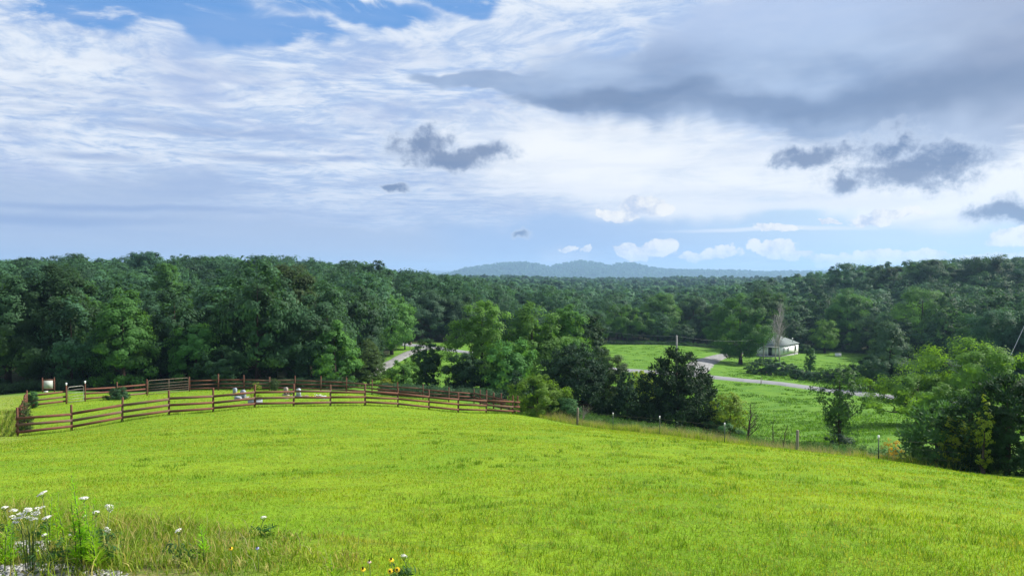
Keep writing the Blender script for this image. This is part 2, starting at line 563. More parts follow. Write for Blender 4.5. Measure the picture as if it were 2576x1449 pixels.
def vnoise(x, y, seed=0):
    """smooth value noise in about 0..1"""
    xi, yi = np.floor(x).astype(np.int64), np.floor(y).astype(np.int64)
    fx, fy = x - xi, y - yi
    fx, fy = fx * fx * (3 - 2 * fx), fy * fy * (3 - 2 * fy)

    def h(a, b):
        n = (a * 374761393 + b * 668265263 + seed * 1442695041) & 0x7fffffff
        n = ((n ^ (n >> 13)) * 1274126177) & 0x7fffffff
        return ((n ^ (n >> 16)) & 0xffff) / 65535.0
    return (h(xi, yi) * (1 - fx) + h(xi + 1, yi) * fx) * (1 - fy) + (h(xi, yi + 1) * (1 - fx) + h(xi + 1, yi + 1) * fx) * fy


def poly_dist(X, Y, pts):
    """distance to a polyline, and the signed side of it (positive on its left)"""
    best = np.full(np.shape(X), 1e9)
    side = np.zeros(np.shape(X))
    for a, b in zip(pts[:-1], pts[1:]):
        d = np.array(b) - np.array(a)
        t = np.clip(((X - a[0]) * d[0] + (Y - a[1]) * d[1]) / (d @ d), 0, 1)
        q = np.hypot(X - a[0] - t * d[0], Y - a[1] - t * d[1])
        s = d[0] * (Y - a[1]) - d[1] * (X - a[0])
        side = np.where(q < best, np.sign(s), side)
        best = np.minimum(best, q)
    return best, side


def raw_height(X, Y):
    X, Y = np.asarray(X, float), np.asarray(Y, float)
    uv = to_uv(X, Y).reshape(-1, 2)
    outv = np.empty(len(uv))
    for i in range(0, len(uv), 20000):
        b = uv[i:i + 20000]
        r2 = ((b[:, None] - _cuv[None]) ** 2).sum(-1)
        outv[i:i + 20000] = tps(r2) @ _w[:_n] + _w[_n] + b @ _w[_n + 1:]
    return outv.reshape(X.shape) * np.maximum(Y + Y_OFF, 1.0)


# the worn step between the road shoulder and the lawn, lower left
bank_px = [(-250, 1268, 8.0), (0, 1290, 7.4), (160, 1318, 6.9), (330, 1338, 6.5), (480, 1352, 6.3), (620, 1362, 6.15), (760, 1376, 5.95), (900, 1392, 5.75), (1040, 1404, 5.6), (1180, 1425, 5.3)]
BANK = [tuple(at(a, b, c_)[:2]) for a, b, c_ in bank_px]
LAWN_EDGE = [(-10.0, 80.0)] + [tuple(at(a, 1000, Y)[:2]) for a, Y in [(1330, 57.5), (1453, 55), (1543, 52), (1661, 48), (1825, 43), (2008, 38), (2214, 33), (2400, 29.5), (2576, 27)]] + [(23, 21), (27, 12), (30, 0)]


def height(X, Y):
    X, Y = np.asarray(X, float), np.asarray(Y, float)
    z = raw_height(X, Y)
    z = z + 0.05 * (vnoise(X * 0.7, Y * 0.7, 3) - 0.5) * np.clip(Y / 10, 0.3, 1) + 0.025 * (vnoise(X * 2.3, Y * 2.3, 5) - 0.5)
    z = z + 11.0 * (vnoise(X / 210.0, Y / 260.0, 17) - 0.5) * np.clip((Y - 360) / 200, 0, 1)      # rolling country further off
    near = (Y < 12) & (Y > 2)
    if near.any():
        d, s = poly_dist(X, Y, BANK)
        # side < 0: towards the camera; raise the shoulder a little and let the step fall sharply
        w = np.clip(0.5 - s * d / 0.24 * 0.5 + 0.5 * (vnoise(X * 4, Y * 4, 9) - 0.5), 0, 1)
        fade = np.clip((1.0 - d / 2.5), 0, 1)
        z = z + np.where(near, (w - 0.5) * 0.17 * fade, 0)
    return z


def ground(px, Y):
    """ground point on the vertical plane through px at depth Y"""
    x = (px - 1288) / FPX * Y
    return np.array([x, Y, float(height(np.array([x]), np.array([Y]))[0])])


# ---- land cover
ROAD = [at(a, 900, Y)[:2] for a, Y in [(1000, 172), (1100, 164), (1180, 158), (1290, 155), (1450, 154), (1575, 150), (1780, 140), (1950, 131), (2080, 122), (2200, 113), (2430, 98.5), (2576, 88), (2850, 70)]]
LANE = [at(a, 900, Y)[:2] for a, Y in [(820, 88), (880, 100), (935, 112), (985, 130), (1030, 149), (1062, 158), (1100, 164)]]
DRIVE = [at(a, 900, Y)[:2] for a, Y in [(1738, 143), (1752, 155), (1766, 168), (1785, 180), (1808, 192), (1835, 202), (1880, 208)]]
TRACK = [at(a, 900, Y)[:2] for a, Y in [(-60, 26), (-30, 38), (-10, 50), (5, 62), (30, 72), (-60, 78)]]


def woods_edge(px):
    return np.interp(px, [-400, 0, 150, 300, 640, 870, 905, 960, 1010, 1150, 1300, 1500, 1530, 1830, 1900, 2000, 2190, 2240, 2330, 2420, 2576, 2900],
                     [74, 79, 80, 82, 82, 84, 96, 132, 172, 186, 200, 214, 219, 224, 216, 226, 216, 190, 172, 150, 124, 100])


ny, nx = 430, 330
vs = np.concatenate([np.linspace(math.log(2.0), math.log(15.0), 14), np.linspace(math.log(15.4), math.log(14000 + Y_OFF), ny - 14)])
us = np.sinh(np.linspace(-2.3, 2.3, nx)) / math.sinh(2.3) * 2.0
U, V = np.meshgrid(us, vs)
GY = np.exp(V) - Y_OFF
GX = U * np.exp(V)
GZ = height(GX, GY)
PXG = 1288 + FPX * GX / np.maximum(GY, 0.5)
edge_d, edge_s = poly_dist(GX, GY, LAWN_EDGE)
lawn_m = np.clip(0.5 - edge_s * 0 + np.where(edge_s < 0, 1, -1) * edge_d / 1.2, 0, 1)
lawn_m = np.where(GY > 70.6 - np.clip((PXG - 474) / 500, 0, 1) * 0, np.clip(1 - (GY - 71.5) / 1.5, 0, 1) * lawn_m, lawn_m)
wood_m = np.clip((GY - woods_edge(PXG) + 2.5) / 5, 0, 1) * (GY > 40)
bank_d, bank_s = poly_dist(GX, GY, BANK)
shoulder = np.clip(np.where(bank_s < 0, bank_d, -bank_d) / 0.5 + 0.5, 0, 1) * (GY < 12) * np.clip((780 - PXG) / 300, 0, 1)
soil_m = np.clip((1150 - PXG) / 400, 0, 1) * np.clip(1.10 - bank_d / 0.20, 0, 1) * (GY < 12) * (GY > 3)
td, _s = poly_dist(GX, GY, TRACK)
track_m = np.clip((2.2 - td) / 1.5, 0, 1) * (GY > 24)
idx = np.arange(ny * nx).reshape(ny, nx)
quads = np.stack([idx[:-1, :-1].ravel(), idx[:-1, 1:].ravel(), idx[1:, 1:].ravel(), idx[1:, :-1].ravel()], -1)
gm, k, b, o = material('ground_cover', 0.95, 0.1)
pos = k.node('ShaderNodeNewGeometry').outputs['Position']
fa = lambda s: k.node('ShaderNodeAttribute', attribute_name=s).outputs['Fac']
n1 = k.noise(pos, 0.35, 5, 0.6)
n2 = k.noise(pos, 3.5, 6, 0.65)
n3 = k.noise(pos, 14.0, 5, 0.6)
lawn_c = k.mix(k.step(n1, 0.35, 0.65), (0.120, 0.225, 0.010, 1), (0.170, 0.265, 0.012, 1))
lawn_c = k.mix(k.step(n2, 0.45, 0.7, 0, 0.7), lawn_c, (0.07, 0.145, 0.010, 1))
lawn_c = k.mix(k.step(n3, 0.5, 0.75, 0, 0.4), lawn_c, (0.18, 0.18, 0.045, 1))
mead_c = k.mix(k.step(n2, 0.4, 0.65), (0.085, 0.190, 0.020, 1), (0.050, 0.120, 0.016, 1))
mead_c = k.mix(k.step(n1, 0.4, 0.62, 0, 0.6), mead_c, (0.120, 0.220, 0.022, 1))
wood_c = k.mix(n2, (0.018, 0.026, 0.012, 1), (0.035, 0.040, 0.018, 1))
soil_c = k.mix(n3, (0.085, 0.060, 0.040, 1), (0.035, 0.026, 0.018, 1))
shou_c = k.mix(k.step(n3, 0.4, 0.6), (0.17, 0.16, 0.06, 1), (0.09, 0.13, 0.025, 1))
dirt_c = k.mix(k.step(n2, 0.4, 0.6), (0.30, 0.24, 0.14, 1), (0.20, 0.22, 0.06, 1))
gc = k.mix(fa('lawn'), mead_c, lawn_c)
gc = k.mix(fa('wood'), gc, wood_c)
gc = k.mix(k.math('MULTIPLY', fa('track'), k.step(n2, 0.42, 0.60, 0.0, 0.7)), gc, dirt_c)
gc = k.mix(fa('shoulder'), gc, shou_c)
gc = k.mix(k.math('MULTIPLY', fa('soil'), k.step(n2, 0.3, 0.5, 0.3, 1)), gc, soil_c)
k.l.new(gc, b.inputs['Base Color'])
bump(k, b, k.math('ADD', n2, k.math('MULTIPLY', n3, 0.5)), 0.7, 0.08)
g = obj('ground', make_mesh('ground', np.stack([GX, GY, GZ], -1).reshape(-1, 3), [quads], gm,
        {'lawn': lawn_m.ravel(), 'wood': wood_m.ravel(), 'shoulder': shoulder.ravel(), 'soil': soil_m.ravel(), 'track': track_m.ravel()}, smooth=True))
tag(g, 'grassy hillside falling into a wooded valley', 'ground', kind='structure')


def smooth_line(pts, n):
    """Catmull-Rom through the points"""
    p = np.array(pts, float)
    p = np.concatenate([[2 * p[0] - p[1]], p, [2 * p[-1] - p[-2]]])
    t = np.linspace(0, len(pts) - 1 - 1e-6, n)
    i = t.astype(int)
    f = (t - i)[:, None]
    a, b, c_, d = p[i], p[i + 1], p[i + 2], p[i + 3]
    return 0.5 * (2 * b + (c_ - a) * f + (2 * a - 5 * b + 4 * c_ - d) * f ** 2 + (3 * b - a - 3 * c_ + d) * f ** 3)


def ribbon(name, pts, width, mat, lift, n=260, across=7, ragged=0.0, crown=0.0):
    c0 = smooth_line(pts, n)
    t = np.gradient(c0, axis=0)
    t /= np.linalg.norm(t, axis=1)[:, None]
    nrm = np.stack([-t[:, 1], t[:, 0]], -1)
    s = np.linspace(-0.5, 0.5, across)
    w = np.broadcast_to(np.asarray(width, float), (n,)).copy()
    wl = w + ragged * (vnoise(np.arange(n) * 0.6, np.zeros(n), 1) - 0.5)
    P = c0[:, None] + nrm[:, None] * (s[None, :, None] * wl[:, None, None])
    zc_ = height(c0[:, 0], c0[:, 1])
    z = np.maximum(height(P[..., 0], P[..., 1]), zc_[:, None] - 0.25) + lift + crown * (1 - (2 * s) ** 2)[None]
    z[:, 0] -= 0.35
    z[:, -1] -= 0.35
    id_ = np.arange(n * across).reshape(n, across)
    q = np.stack([id_[:-1, :-1].ravel(), id_[:-1, 1:].ravel(), id_[1:, 1:].ravel(), id_[1:, :-1].ravel()], -1)
    return obj(name, make_mesh(name, np.concatenate([P, z[..., None]], -1).reshape(-1, 3), [q], mat, smooth=True))


M['asphalt'] = plain('pale_asphalt', (0.205, 0.21, 0.222), 0.9, 0.2, 0.18, 0.8, 0.2)
M['gravel_road'] = plain('gravel_road', (0.25, 0.25, 0.25), 0.95, 0.1, 0.4, 1.2, 0.4)
tag(ribbon('road', ROAD, 5.6, M['asphalt'], 0.16, crown=0.05), 'pale grey country road crossing the valley', 'road', kind='structure')
tag(ribbon('lane', LANE, 3.3, M['gravel_road'], 0.13, ragged=0.8), 'gravel lane running down to the road', 'lane', kind='structure')
tag(ribbon('driveway', DRIVE, np.interp(np.linspace(0, 1, 260), [0, 0.3, 0.6, 1], [7.5, 6.5, 5, 4.2]), M['gravel_road'], 0.12, ragged=1.6), 'wide gravel driveway leading up to the house', 'driveway', kind='structure')

# ------------------------------------------------------------------ trees
def profile(shape, t):
    t = np.clip(t, 0, 1)
    if shape == 'round': return np.sqrt(np.maximum(1 - (2 * t - 1) ** 2, 0)) ** 0.8
    if shape == 'oval': return np.interp(t, [0, .1, .3, .5, .7, .85, .95, 1], [.45, .8, 1, .96, .8, .58, .34, .08])
    if shape == 'tall': return np.interp(t, [0, .1, .3, .55, .75, .9, 1], [.55, .85, 1, .92, .72, .45, .08])
    if shape == 'cone': return np.interp(t, [0, .06, .2, .5, .8, .93, 1], [.7, .95, 1, .74, .42, .22, .03])
    if shape == 'pine': return np.interp(t, [0, .1, .3, .6, .85, 1], [.6, 1, .95, .66, .34, .04])
    if shape == 'spread': return np.interp(t, [0, .2, .45, .7, .88, 1], [.3, .75, 1, .9, .6, .12])
    if shape == 'column': return np.interp(t, [0, .12, .4, .75, .93, 1], [.5, .85, 1, .85, .5, .06])
    if shape == 'bush': return np.interp(t, [0, .15, .45, .75, .92, 1], [.85, 1, .98, .78, .5, .15])
    return np.ones_like(t)


def crown_points(rg, H, Wd, base, shape, clumps, lobes=0.22):
    """clump centres in a crown from height base to H, and their radii"""
    ph = rg.random(4) * 6.28
    out = []
    hgt = H - base
    for _ in range(clumps):
        t = rg.random()
        while rg.random() > max(0.08, float(profile(shape, np.array(t)))) ** 1.3: t = rg.random()
        th = rg.random() * 2 * math.pi
        lob = 1 + lobes * math.sin(2 * th + ph[0] + 3 * t) + lobes * 0.8 * math.sin(3 * th + ph[1] - 5 * t) + lobes * 0.5 * math.sin(9 * t + ph[2])
        r = float(profile(shape, np.array(t))) * 0.53 * Wd * lob
        q = 1 - 0.62 * rg.random() ** 1.6
        out.append((r * q * math.cos(th), r * q * math.sin(th), base + t * hgt, r))
    return np.array(out)


def leaf_cloud(rg, centres, rc, n_per, leaf, flat=0.7, up=0.45, rnd=0.55, aspect=0.55, tri=False, needle=False, mid=None, form=0.95):
    """leaves about clump centres: rhombic leaves (or triangles) on the clumps' outsides. returns verts, faces, tint"""
    m = len(centres)
    N = m * n_per
    c0 = np.repeat(centres[:, :3], n_per, 0)
    r0 = np.repeat(rc, n_per)
    d = rg.normal(size=(N, 3))
    d /= np.linalg.norm(d, axis=1)[:, None] + 1e-9
    rad = r0 * (0.35 + 0.65 * rg.random(N) ** 0.5) * (1 + 0.18 * rg.normal(size=N))
    p = c0 + d * rad[:, None] * np.array([1, 1, flat])
    cc = np.array([c0[:, 0].mean(), c0[:, 1].mean(), c0[:, 2].mean()]) if mid is None else mid
    ow = (p - cc) / (np.abs(c0 - cc).max(0) + 1e-6)
    ow /= np.linalg.norm(ow, axis=1)[:, None] + 1e-9
    nrm = d * 0.5 + ow * (form if m > 3 else 0) + np.array([0, 0, up * 0.6]) + rg.normal(size=(N, 3)) * rnd * 0.42
    nrm /= np.linalg.norm(nrm, axis=1)[:, None] + 1e-9
    a = np.cross(nrm, rg.normal(size=(N, 3)))
    if needle:
        a = d + rg.normal(size=(N, 3)) * 0.45 + np.array([0, 0, 0.35])
    a /= np.linalg.norm(a, axis=1)[:, None] + 1e-9
    b = np.cross(nrm, a)
    b /= np.linalg.norm(b, axis=1)[:, None] + 1e-9
    L = leaf * (0.6 + 0.8 * rg.random(N))[:, None]
    tint = np.clip(np.repeat(rg.random(m), n_per) * 0.4 + 0.6 * rg.random(N), 0, 1)
    if tri:
        v = np.stack([p - a * L * 0.6 - b * L * 0.5, p - a * L * 0.6 + b * L * 0.5, p + a * L * 0.7], 1).reshape(-1, 3)
        return v, np.arange(N * 3).reshape(N, 3), tint
    v = np.stack([p - a * L * 0.5, p - b * L * aspect * 0.5, p + a * L * 0.5, p + b * L * aspect * 0.5], 1).reshape(-1, 3)
    return v, np.arange(N * 4).reshape(N, 4), tint


def crown_mesh(name, rg, H, Wd, base, shape, mat, leaf, n_leaf, lobes=0.22, clump=None, flat=0.7, needle=False, tri=False, up=0.45):
    ext = min(Wd, (H - base) * 1.2)
    size = clump or ext * (0.17 if ext < 3 else 0.065 if needle else 0.115)
    nclump = int(np.clip((2.6 if needle else 1.75) * math.pi * Wd * (H - base) * 0.8 / (math.pi * size * size), 26, n_leaf / 16))
    cs = crown_points(rg, H, Wd, base, shape, nclump, lobes)

    rc = size * (0.55 + 0.75 * rg.random(nclump))
    rc = np.minimum(np.minimum(rc, 0.35 * Wd), 0.05 * Wd + 0.55 * cs[:, 3])
    cs[:, 2] = np.minimum(cs[:, 2], H - rc * 0.55 * flat / 0.7)
    v, f, t = leaf_cloud(rg, cs, rc, max(4, int(n_leaf / nclump)), leaf, flat, needle=needle, tri=tri, up=up, aspect=0.34 if needle else 0.6)
    return make_mesh(name, v, [f], mat, {'tint': t}), cs


def trunk_mesh(name, rg, H, base, rad, cs, mat, limbs=9, lean=0.03, top=0.8):
    mb = MB()
    hh = H * top
    nseg = 7
    z = np.linspace(-0.4, hh, nseg)
    px_ = np.cumsum(rg.normal(size=nseg) * lean * H / nseg)
    py_ = np.cumsum(rg.normal(size=nseg) * lean * H / nseg)
    px_[:2] = 0; py_[:2] = 0
    rr = rad * np.interp(z / hh, [-0.1, 0.0, 0.06, 0.3, 1], [1.5, 1.35, 1.0, 0.8, 0.12])
    P = np.stack([px_, py_, z], -1)
    mb.tube(P, rr, 8)
    if len(cs):
        order = rg.permutation(len(cs))[:limbs]
        for i in order:
            e = cs[i, :3]
            s = max(min(e[2] - 0.25 * np.hypot(e[0], e[1]) - 0.08 * H, hh * 0.92), base * 0.6 + 0.1 * H)
            st_ = np.array([np.interp(s, z, px_), np.interp(s, z, py_), s])
            mid = st_ * 0.45 + e * 0.55 + np.array([0, 0, -0.05 * H]) + rg.normal(size=3) * 0.02 * H
            r0 = np.interp(s, z, rr) * 0.55
            mb.tube([st_, mid, e], [r0, r0 * 0.6, r0 * 0.2], 5, cap=False)
    return mb.mesh(name, mat, smooth=True)


def tree(name, label, cat, px, py_top, Y, hw, mat, shape='oval', base=0.12, leaf=0.28, dens=1.0, group=None, lobes=0.22, seed=0, flat=0.7, needle=False,
         trunk=True, clump=None, top_clear=0.8, bark='bark', rad=None, limbs=9, z=None, n=None, up=0.45):
    """one tree standing at picture column px and depth Y, as tall as py_top says"""
    rg = np.random.default_rng(1000 + seed + int(px * 7 + Y * 13))
    p = ground(px, Y)
    if z is not None: p[2] = z
    H = max(0.4, at(px, py_top, Y)[2] - p[2])
    Wd = 2 * hw / FPX * Y
    t = thing(name, label, cat, p, group, rg.random() * 6.28)
    area = math.pi * Wd * (H * (1 - base)) * 0.75 + 0.8 * Wd ** 2
    nl = n or int(min(36000, max(1400 * min(1, dens), dens * (4.2 if needle else 2.6) * area / (leaf * leaf * 0.33))))
    me, cs = crown_mesh('crown', rg, H, Wd, H * base, shape, M[mat], leaf, nl, lobes, clump, flat, needle, up=up)
    obj('crown', me, t)
    if trunk:
        obj('trunk', trunk_mesh('trunk', rg, H, H * base, rad or max(0.03, 0.018 * H + 0.012 * Wd), cs, M[bark], limbs, top=top_clear), t)
    HEROES.append((p[0], p[1], Wd))
    return t


def bush(name, label, cat, px, py_top, Y, hw, mat, shape='bush', leaf=0.12, dens=1.0, group=None, seed=0, lobes=0.2, clump=None, needle=False, flat=0.75, z=None):
    t = tree(name, label, cat, px, py_top, Y, hw, mat, shape, 0.02, leaf, dens, group, lobes, seed, flat, needle, True, clump, 0.6, limbs=6, z=z)
    for c_ in t.children:
        c_.name = {'crown': 'foliage', 'trunk': 'stem'}[c_.name.split('.')[0]]
    return t


HEROES = []
T = tree
# woods edge behind the grave plot, left to right
T('broadleaf_tree', 'tall dark tree at the far left end of the woods edge', 'tree', 18, 688, 84, 85, 'oak', 'tall', 0.04, 0.30, seed=1)
T('broadleaf_tree', 'tallest dark tree of the woods edge, right behind the notice board', 'tree', 135, 664, 86, 108, 'oak', 'tall', 0.10, 0.30, seed=2, lobes=0.28)
T('broadleaf_tree', 'narrow green tree between the notice board oak and the tapering tree', 'tree', 222, 735, 92, 48, 'clump', 'tall', 0.05, 0.30, seed=3)
T('broadleaf_tree', 'tapering full-skirted green tree behind the round grave-plot shrub', 'tree', 306, 722, 82, 74, 'clump', 'tall', 0.01, 0.27, seed=4, lobes=0.14)
T('broadleaf_tree', 'grey-green tree just right of the tapering full-skirted tree', 'tree', 402, 786, 92, 52, 'teal', 'oval', 0.06, 0.28, seed=5)
T('broadleaf_tree', 'pale tall tree standing out above the woods over the big farm gate', 'tree', 420, 652, 128, 46, 'clump', 'oval', 0.2, 0.34, seed=6)
T('broadleaf_tree', 'medium round tree above the bright bush at the farm gate', 'tree', 492, 816, 85, 62, 'clump', 'round', 0.05, 0.26, seed=7)
T('broadleaf_tree', 'dark tree low at the woods edge beside the bright bush', 'tree', 556, 872, 82, 52, 'oak', 'oval', 0.04, 0.26, seed=8)
T('broadleaf_tree', 'high green tree rising behind the medium round tree', 'tree', 566, 680, 108, 74, 'teal', 'tall', 0.1, 0.32, seed=9)
T('broadleaf_tree', 'broad dark tree behind the two pale headstones', 'tree', 646, 712, 90, 88, 'oak', 'tall', 0.08, 0.30, seed=10)
T('broadleaf_tree', 'tall crown topping the woods edge behind the sapling by the back fence', 'tree', 728, 662, 100, 84, 'olive', 'oval', 0.1, 0.32, seed=11)
T('broadleaf_tree', 'great dark tree behind the brown headstone with sunlit side', 'tree', 778, 742, 88, 92, 'oak', 'tall', 0.03, 0.28, seed=12)
T('broadleaf_tree', 'last big tree at the corner of the woods edge, sloping down towards the lane', 'tree', 842, 806, 86, 54, 'clump', 'tall', 0.0, 0.26, seed=13, lobes=0.12)
T('pine_tree', 'small olive pine between the woods corner and the gravel lane', 'pine', 926, 852, 94, 50, 'olive', 'pine', 0.08, 0.22, seed=14, flat=0.4, needle=True)
T('broadleaf_tree', 'tall tree on the far side of the small olive pine', 'tree', 905, 716, 118, 62, 'slate', 'tall', 0.05, 0.32, seed=15)
T('broadleaf_tree', 'tree with a visible trunk overhanging the bend of the lane', 'tree', 985, 740, 146, 58, 'clump', 'oval', 0.14, 0.34, seed=16)
T('broadleaf_tree', 'low spreading tree right over the bend of the lane', 'tree', 1018, 822, 158, 36, 'oak', 'spread', 0.30, 0.30, seed=17)
T('broadleaf_tree', 'greyish dark tree above the dark rounded tree in the lane pasture', 'tree', 1082, 728, 186, 58, 'slate', 'oval', 0.12, 0.38, seed=18)
T('broadleaf_tree', 'greyish dark tree next to the tall central clump, across the road', 'tree', 1160, 736, 190, 58, 'slate', 'oval', 0.14, 0.38, seed=19)
# in the pasture by the lane
T('broadleaf_tree', 'dark rounded columnar tree standing alone in the lane pasture', 'tree', 1072, 850, 84, 36, 'oak', 'column', 0.06, 0.20, 1.1, seed=20, lobes=0.14)
T('young_tree', 'bright leafy sapling just left of the dark columnar tree', 'tree', 1016, 901, 80, 42, 'lit', 'oval', 0.02, 0.20, 0.8, seed=21)
bush('shrub', 'small yellow-green shrub beyond the back fence corner', 'shrub', 970, 952, 78, 18, 'yellow', leaf=0.13, seed=22)
T('broadleaf_tree', 'tallest tree of the central clump, at its lane side', 'tree', 1212, 756, 84, 76, 'lit', 'tall', 0.0, 0.24, 1.0, seed=23, lobes=0.28)
T('broadleaf_tree', 'middle tree of the tall central clump', 'tree', 1338, 760, 86, 74, 'lit', 'tall', 0.02, 0.24, 1.0, seed=24, lobes=0.28)
T('broadleaf_tree', 'sunlit tree of the central clump nearest the far field', 'tree', 1424, 764, 90, 60, 'lit', 'tall', 0.02, 0.24, 1.0, seed=25, lobes=0.25)
T('broadleaf_tree', 'dark tree at the field end of the central clump', 'tree', 1484, 786, 97, 46, 'oak', 'oval', 0.1, 0.26, seed=26)
T('broadleaf_tree', 'low leafy tree at the foot of the central clump', 'tree', 1172, 888, 80, 48, 'oak', 'round', 0.0, 0.20, seed=27)
T('broadleaf_tree', 'green tree filling the base of the central clump', 'tree', 1275, 850, 80, 60, 'clump', 'round', 0.0, 0.22, seed=28)
T('cedar_tree', 'small dark cedar behind the end of the front fence', 'cedar', 1302, 932, 72, 38, 'cedar', 'cone', 0.0, 0.28, seed=29, needle=True)
bush('shrub', 'low green shrub behind the back fence near the dark columnar tree', 'shrub', 1120, 984, 77, 36, 'mid', leaf=0.15, seed=30)
bush('shrub', 'low green shrub behind the fence below the central clump', 'shrub', 1215, 976, 76, 40, 'mid', leaf=0.15, seed=31)
bush('bush', 'bright green rounded bush at the end of the red fence', 'bush', 1352, 942, 59, 66, 'sunny', leaf=0.15, seed=32, dens=0.9)
bush('bush', 'dark leafy bush hugging the bright rounded bush', 'bush', 1418, 1000, 59, 38, 'mid', leaf=0.14, seed=33)
T('cedar_tree', 'broad dark cedar behind the first wire-fence post', 'cedar', 1452, 862, 68, 90, 'cedar', 'oval', 0.0, 0.26, 1.5, seed=34, needle=True)
T('broadleaf_tree', 'green tree leaning out between the dark cedars', 'tree', 1530, 880, 72, 52, 'olive', 'oval', 0.02, 0.18, seed=35)
T('cedar_tree', 'narrow dark cedar filling the gap between the two broad cedars', 'cedar', 1576, 932, 66, 46, 'cedar', 'cone', 0.0, 0.28, seed=36, needle=True)
T('willow_tree', 'yellow-green willow peeking out behind the big cone cedar', 'willow', 1616, 930, 78, 36, 'yellow', 'round', 0.02, 0.18, 0.8, seed=37)
T('cedar_tree', 'big dark cone-shaped cedar in the middle of the wire fence', 'cedar', 1706, 872, 60, 118, 'cedar', 'cone', 0.0, 0.26, 1.6, seed=38, needle=True, lobes=0.10)
T('young_tree', 'thin yellow-green tree right beside the big cone cedar', 'tree', 1838, 982, 57, 40, 'willow', 'spread', 0.08, 0.15, 0.45, seed=39, limbs=16)
bush('bush', 'dark green bush at the foot of the thin yellow-green tree', 'bush', 1822, 1058, 56, 40, 'mid', leaf=0.12, seed=40)
T('broadleaf_tree', 'slim dark tree standing alone in the meadow', 'tree', 2116, 906, 46, 50, 'mid', 'spread', 0.12, 0.15, 0.40, seed=41, lobes=0.35, limbs=16, clump=0.30)
bush('bush', 'nearly black bush round the foot of the slim meadow tree', 'bush', 2118, 1090, 45, 28, 'cedar', leaf=0.09, seed=42)
bush('bush', 'golden-leaved sumac beside the green steel post', 'bush', 2252, 1100, 34.5, 26, 'gold', 'spread', leaf=0.09, dens=0.16, seed=43)
T('broadleaf_tree', 'spreading yellow-green tree over the road, in front of the taller one', 'tree', 2312, 942, 70, 112, 'sunny', 'spread', 0.24, 0.20, 0.75, seed=44, lobes=0.3, limbs=16)
T('broadleaf_tree', 'tall yellow-green tree rising over the right end of the road', 'tree', 2446, 850, 72, 112, 'sunny', 'oval', 0.1, 0.22, 0.8, seed=45, lobes=0.3, limbs=14)
T('pine_tree', 'young pine with upright candles at the lawn edge', 'pine', 2362, 1010, 32, 78, 'young', 'bush', 0.0, 0.24, 0.9, seed=46, needle=True, lobes=0.15)
T('pine_tree', 'dark vine-grown pine at the right end of the lawn edge', 'pine', 2540, 942, 29.5, 108, 'pine', 'bush', 0.0, 0.20, 1.1, seed=47, needle=True)
bush('bush', 'dark bush between the young pine and the vine-grown pine', 'bush', 2448, 1062, 31, 62, 'oak', leaf=0.12, seed=48)
bush('vine', 'yellow-green vine climbing between the two pines', 'vine', 2408, 1046, 30.5, 34, 'yellow', 'spread', leaf=0.10, dens=0.35, seed=49)
bush('vine', 'yellow-green vine draped over the shoulder of the dark pine', 'vine', 2480, 992, 28.6, 22, 'yellow', 'round', leaf=0.10, dens=0.22, seed=50)
# round the house
T('maple_tree', 'full maple with a clear trunk on the lawn beside the house', 'maple', 1864, 738, 178, 64, 'clump', 'oval', 0.10, 0.36, seed=51, rad=0.42)
T('broadleaf_tree', 'tall tree rising just behind the white house', 'tree', 1925, 726, 214, 56, 'mid', 'oval', 0.06, 0.40, seed=52)
T('broadleaf_tree', 'dark tree behind the far gable of the white house', 'tree', 1990, 800, 222, 30, 'oak', 'oval', 0.02, 0.36, seed=53)
T('broadleaf_tree', 'lone light green egg-shaped tree in the yard beyond the house', 'tree', 2076, 803, 214, 35, 'bright', 'oval', 0.12, 0.34, seed=54, lobes=0.1, rad=0.3)
T('poplar_tree', 'small slender poplar rising from the roadside hedge', 'poplar', 2041, 874, 150, 11, 'mid', 'column', 0.0, 0.22, seed=55)
bush('bush', 'low dark bush at the far corner of the white house', 'bush', 2024, 866, 209, 18, 'oak', leaf=0.3, seed=56)
bush('bush', 'big dark bush hiding the foot of the white house', 'bush', 1942, 902, 152, 50, 'oak', leaf=0.28, seed=57)
for i, (px, py, Y, hw) in enumerate([(2010, 925, 143, 26), (2040, 934, 141, 24), (2075, 930, 138, 26), (2110, 925, 136, 28), (2150, 922, 132, 30)]):
    bush('hedge_bush', ['dark bush at the house end of the roadside hedge', 'dark hedge bush under the slender poplar', 'middle dark bush of the roadside hedge', 'dark hedge bush just left of the slim meadow tree', 'dark hedge bush just right of the slim meadow tree'][i],
         'bush', px, py, Y, hw, 'oak', leaf=0.28, group='bushes of the roadside hedge', seed=60 + i)
T('broadleaf_tree', 'tall dark tapering tree beyond the road, right of the yard', 'tree', 2240, 802, 126, 54, 'slate', 'tall', 0.02, 0.30, seed=70)
T('broadleaf_tree', 'dark wide tree hanging over the road below the tapering tree', 'tree', 2218, 896, 121, 72, 'oak', 'spread', 0.0, 0.28, seed=71)
T('locust_tree', 'flat-topped dark locust between the tapering tree and the yellow-green trees', 'tree', 2372, 902, 106, 66, 'oak', 'spread', 0.05, 0.26, seed=72, flat=0.4)
T('broadleaf_tree', 'pale feathery tree at the yard edge right of the egg-shaped tree', 'tree', 2132, 724, 222, 52, 'clump', 'tall', 0.06, 0.40, seed=73)
T('broadleaf_tree', 'thin grey tree with pale trunks beyond the yard', 'tree', 2222, 786, 205, 44, 'slate', 'round', 0.2, 0.36, seed=74, bark='pale_bark')
T('broadleaf_tree', 'big round tree standing before the right hillside', 'tree', 2322, 720, 192, 82, 'clump', 'oval', 0.04, 0.38, seed=75)
T('broadleaf_tree', 'large tree above the guy wire at the right edge', 'tree', 2510, 766, 128, 88, 'teal', 'oval', 0.04, 0.30, seed=76)
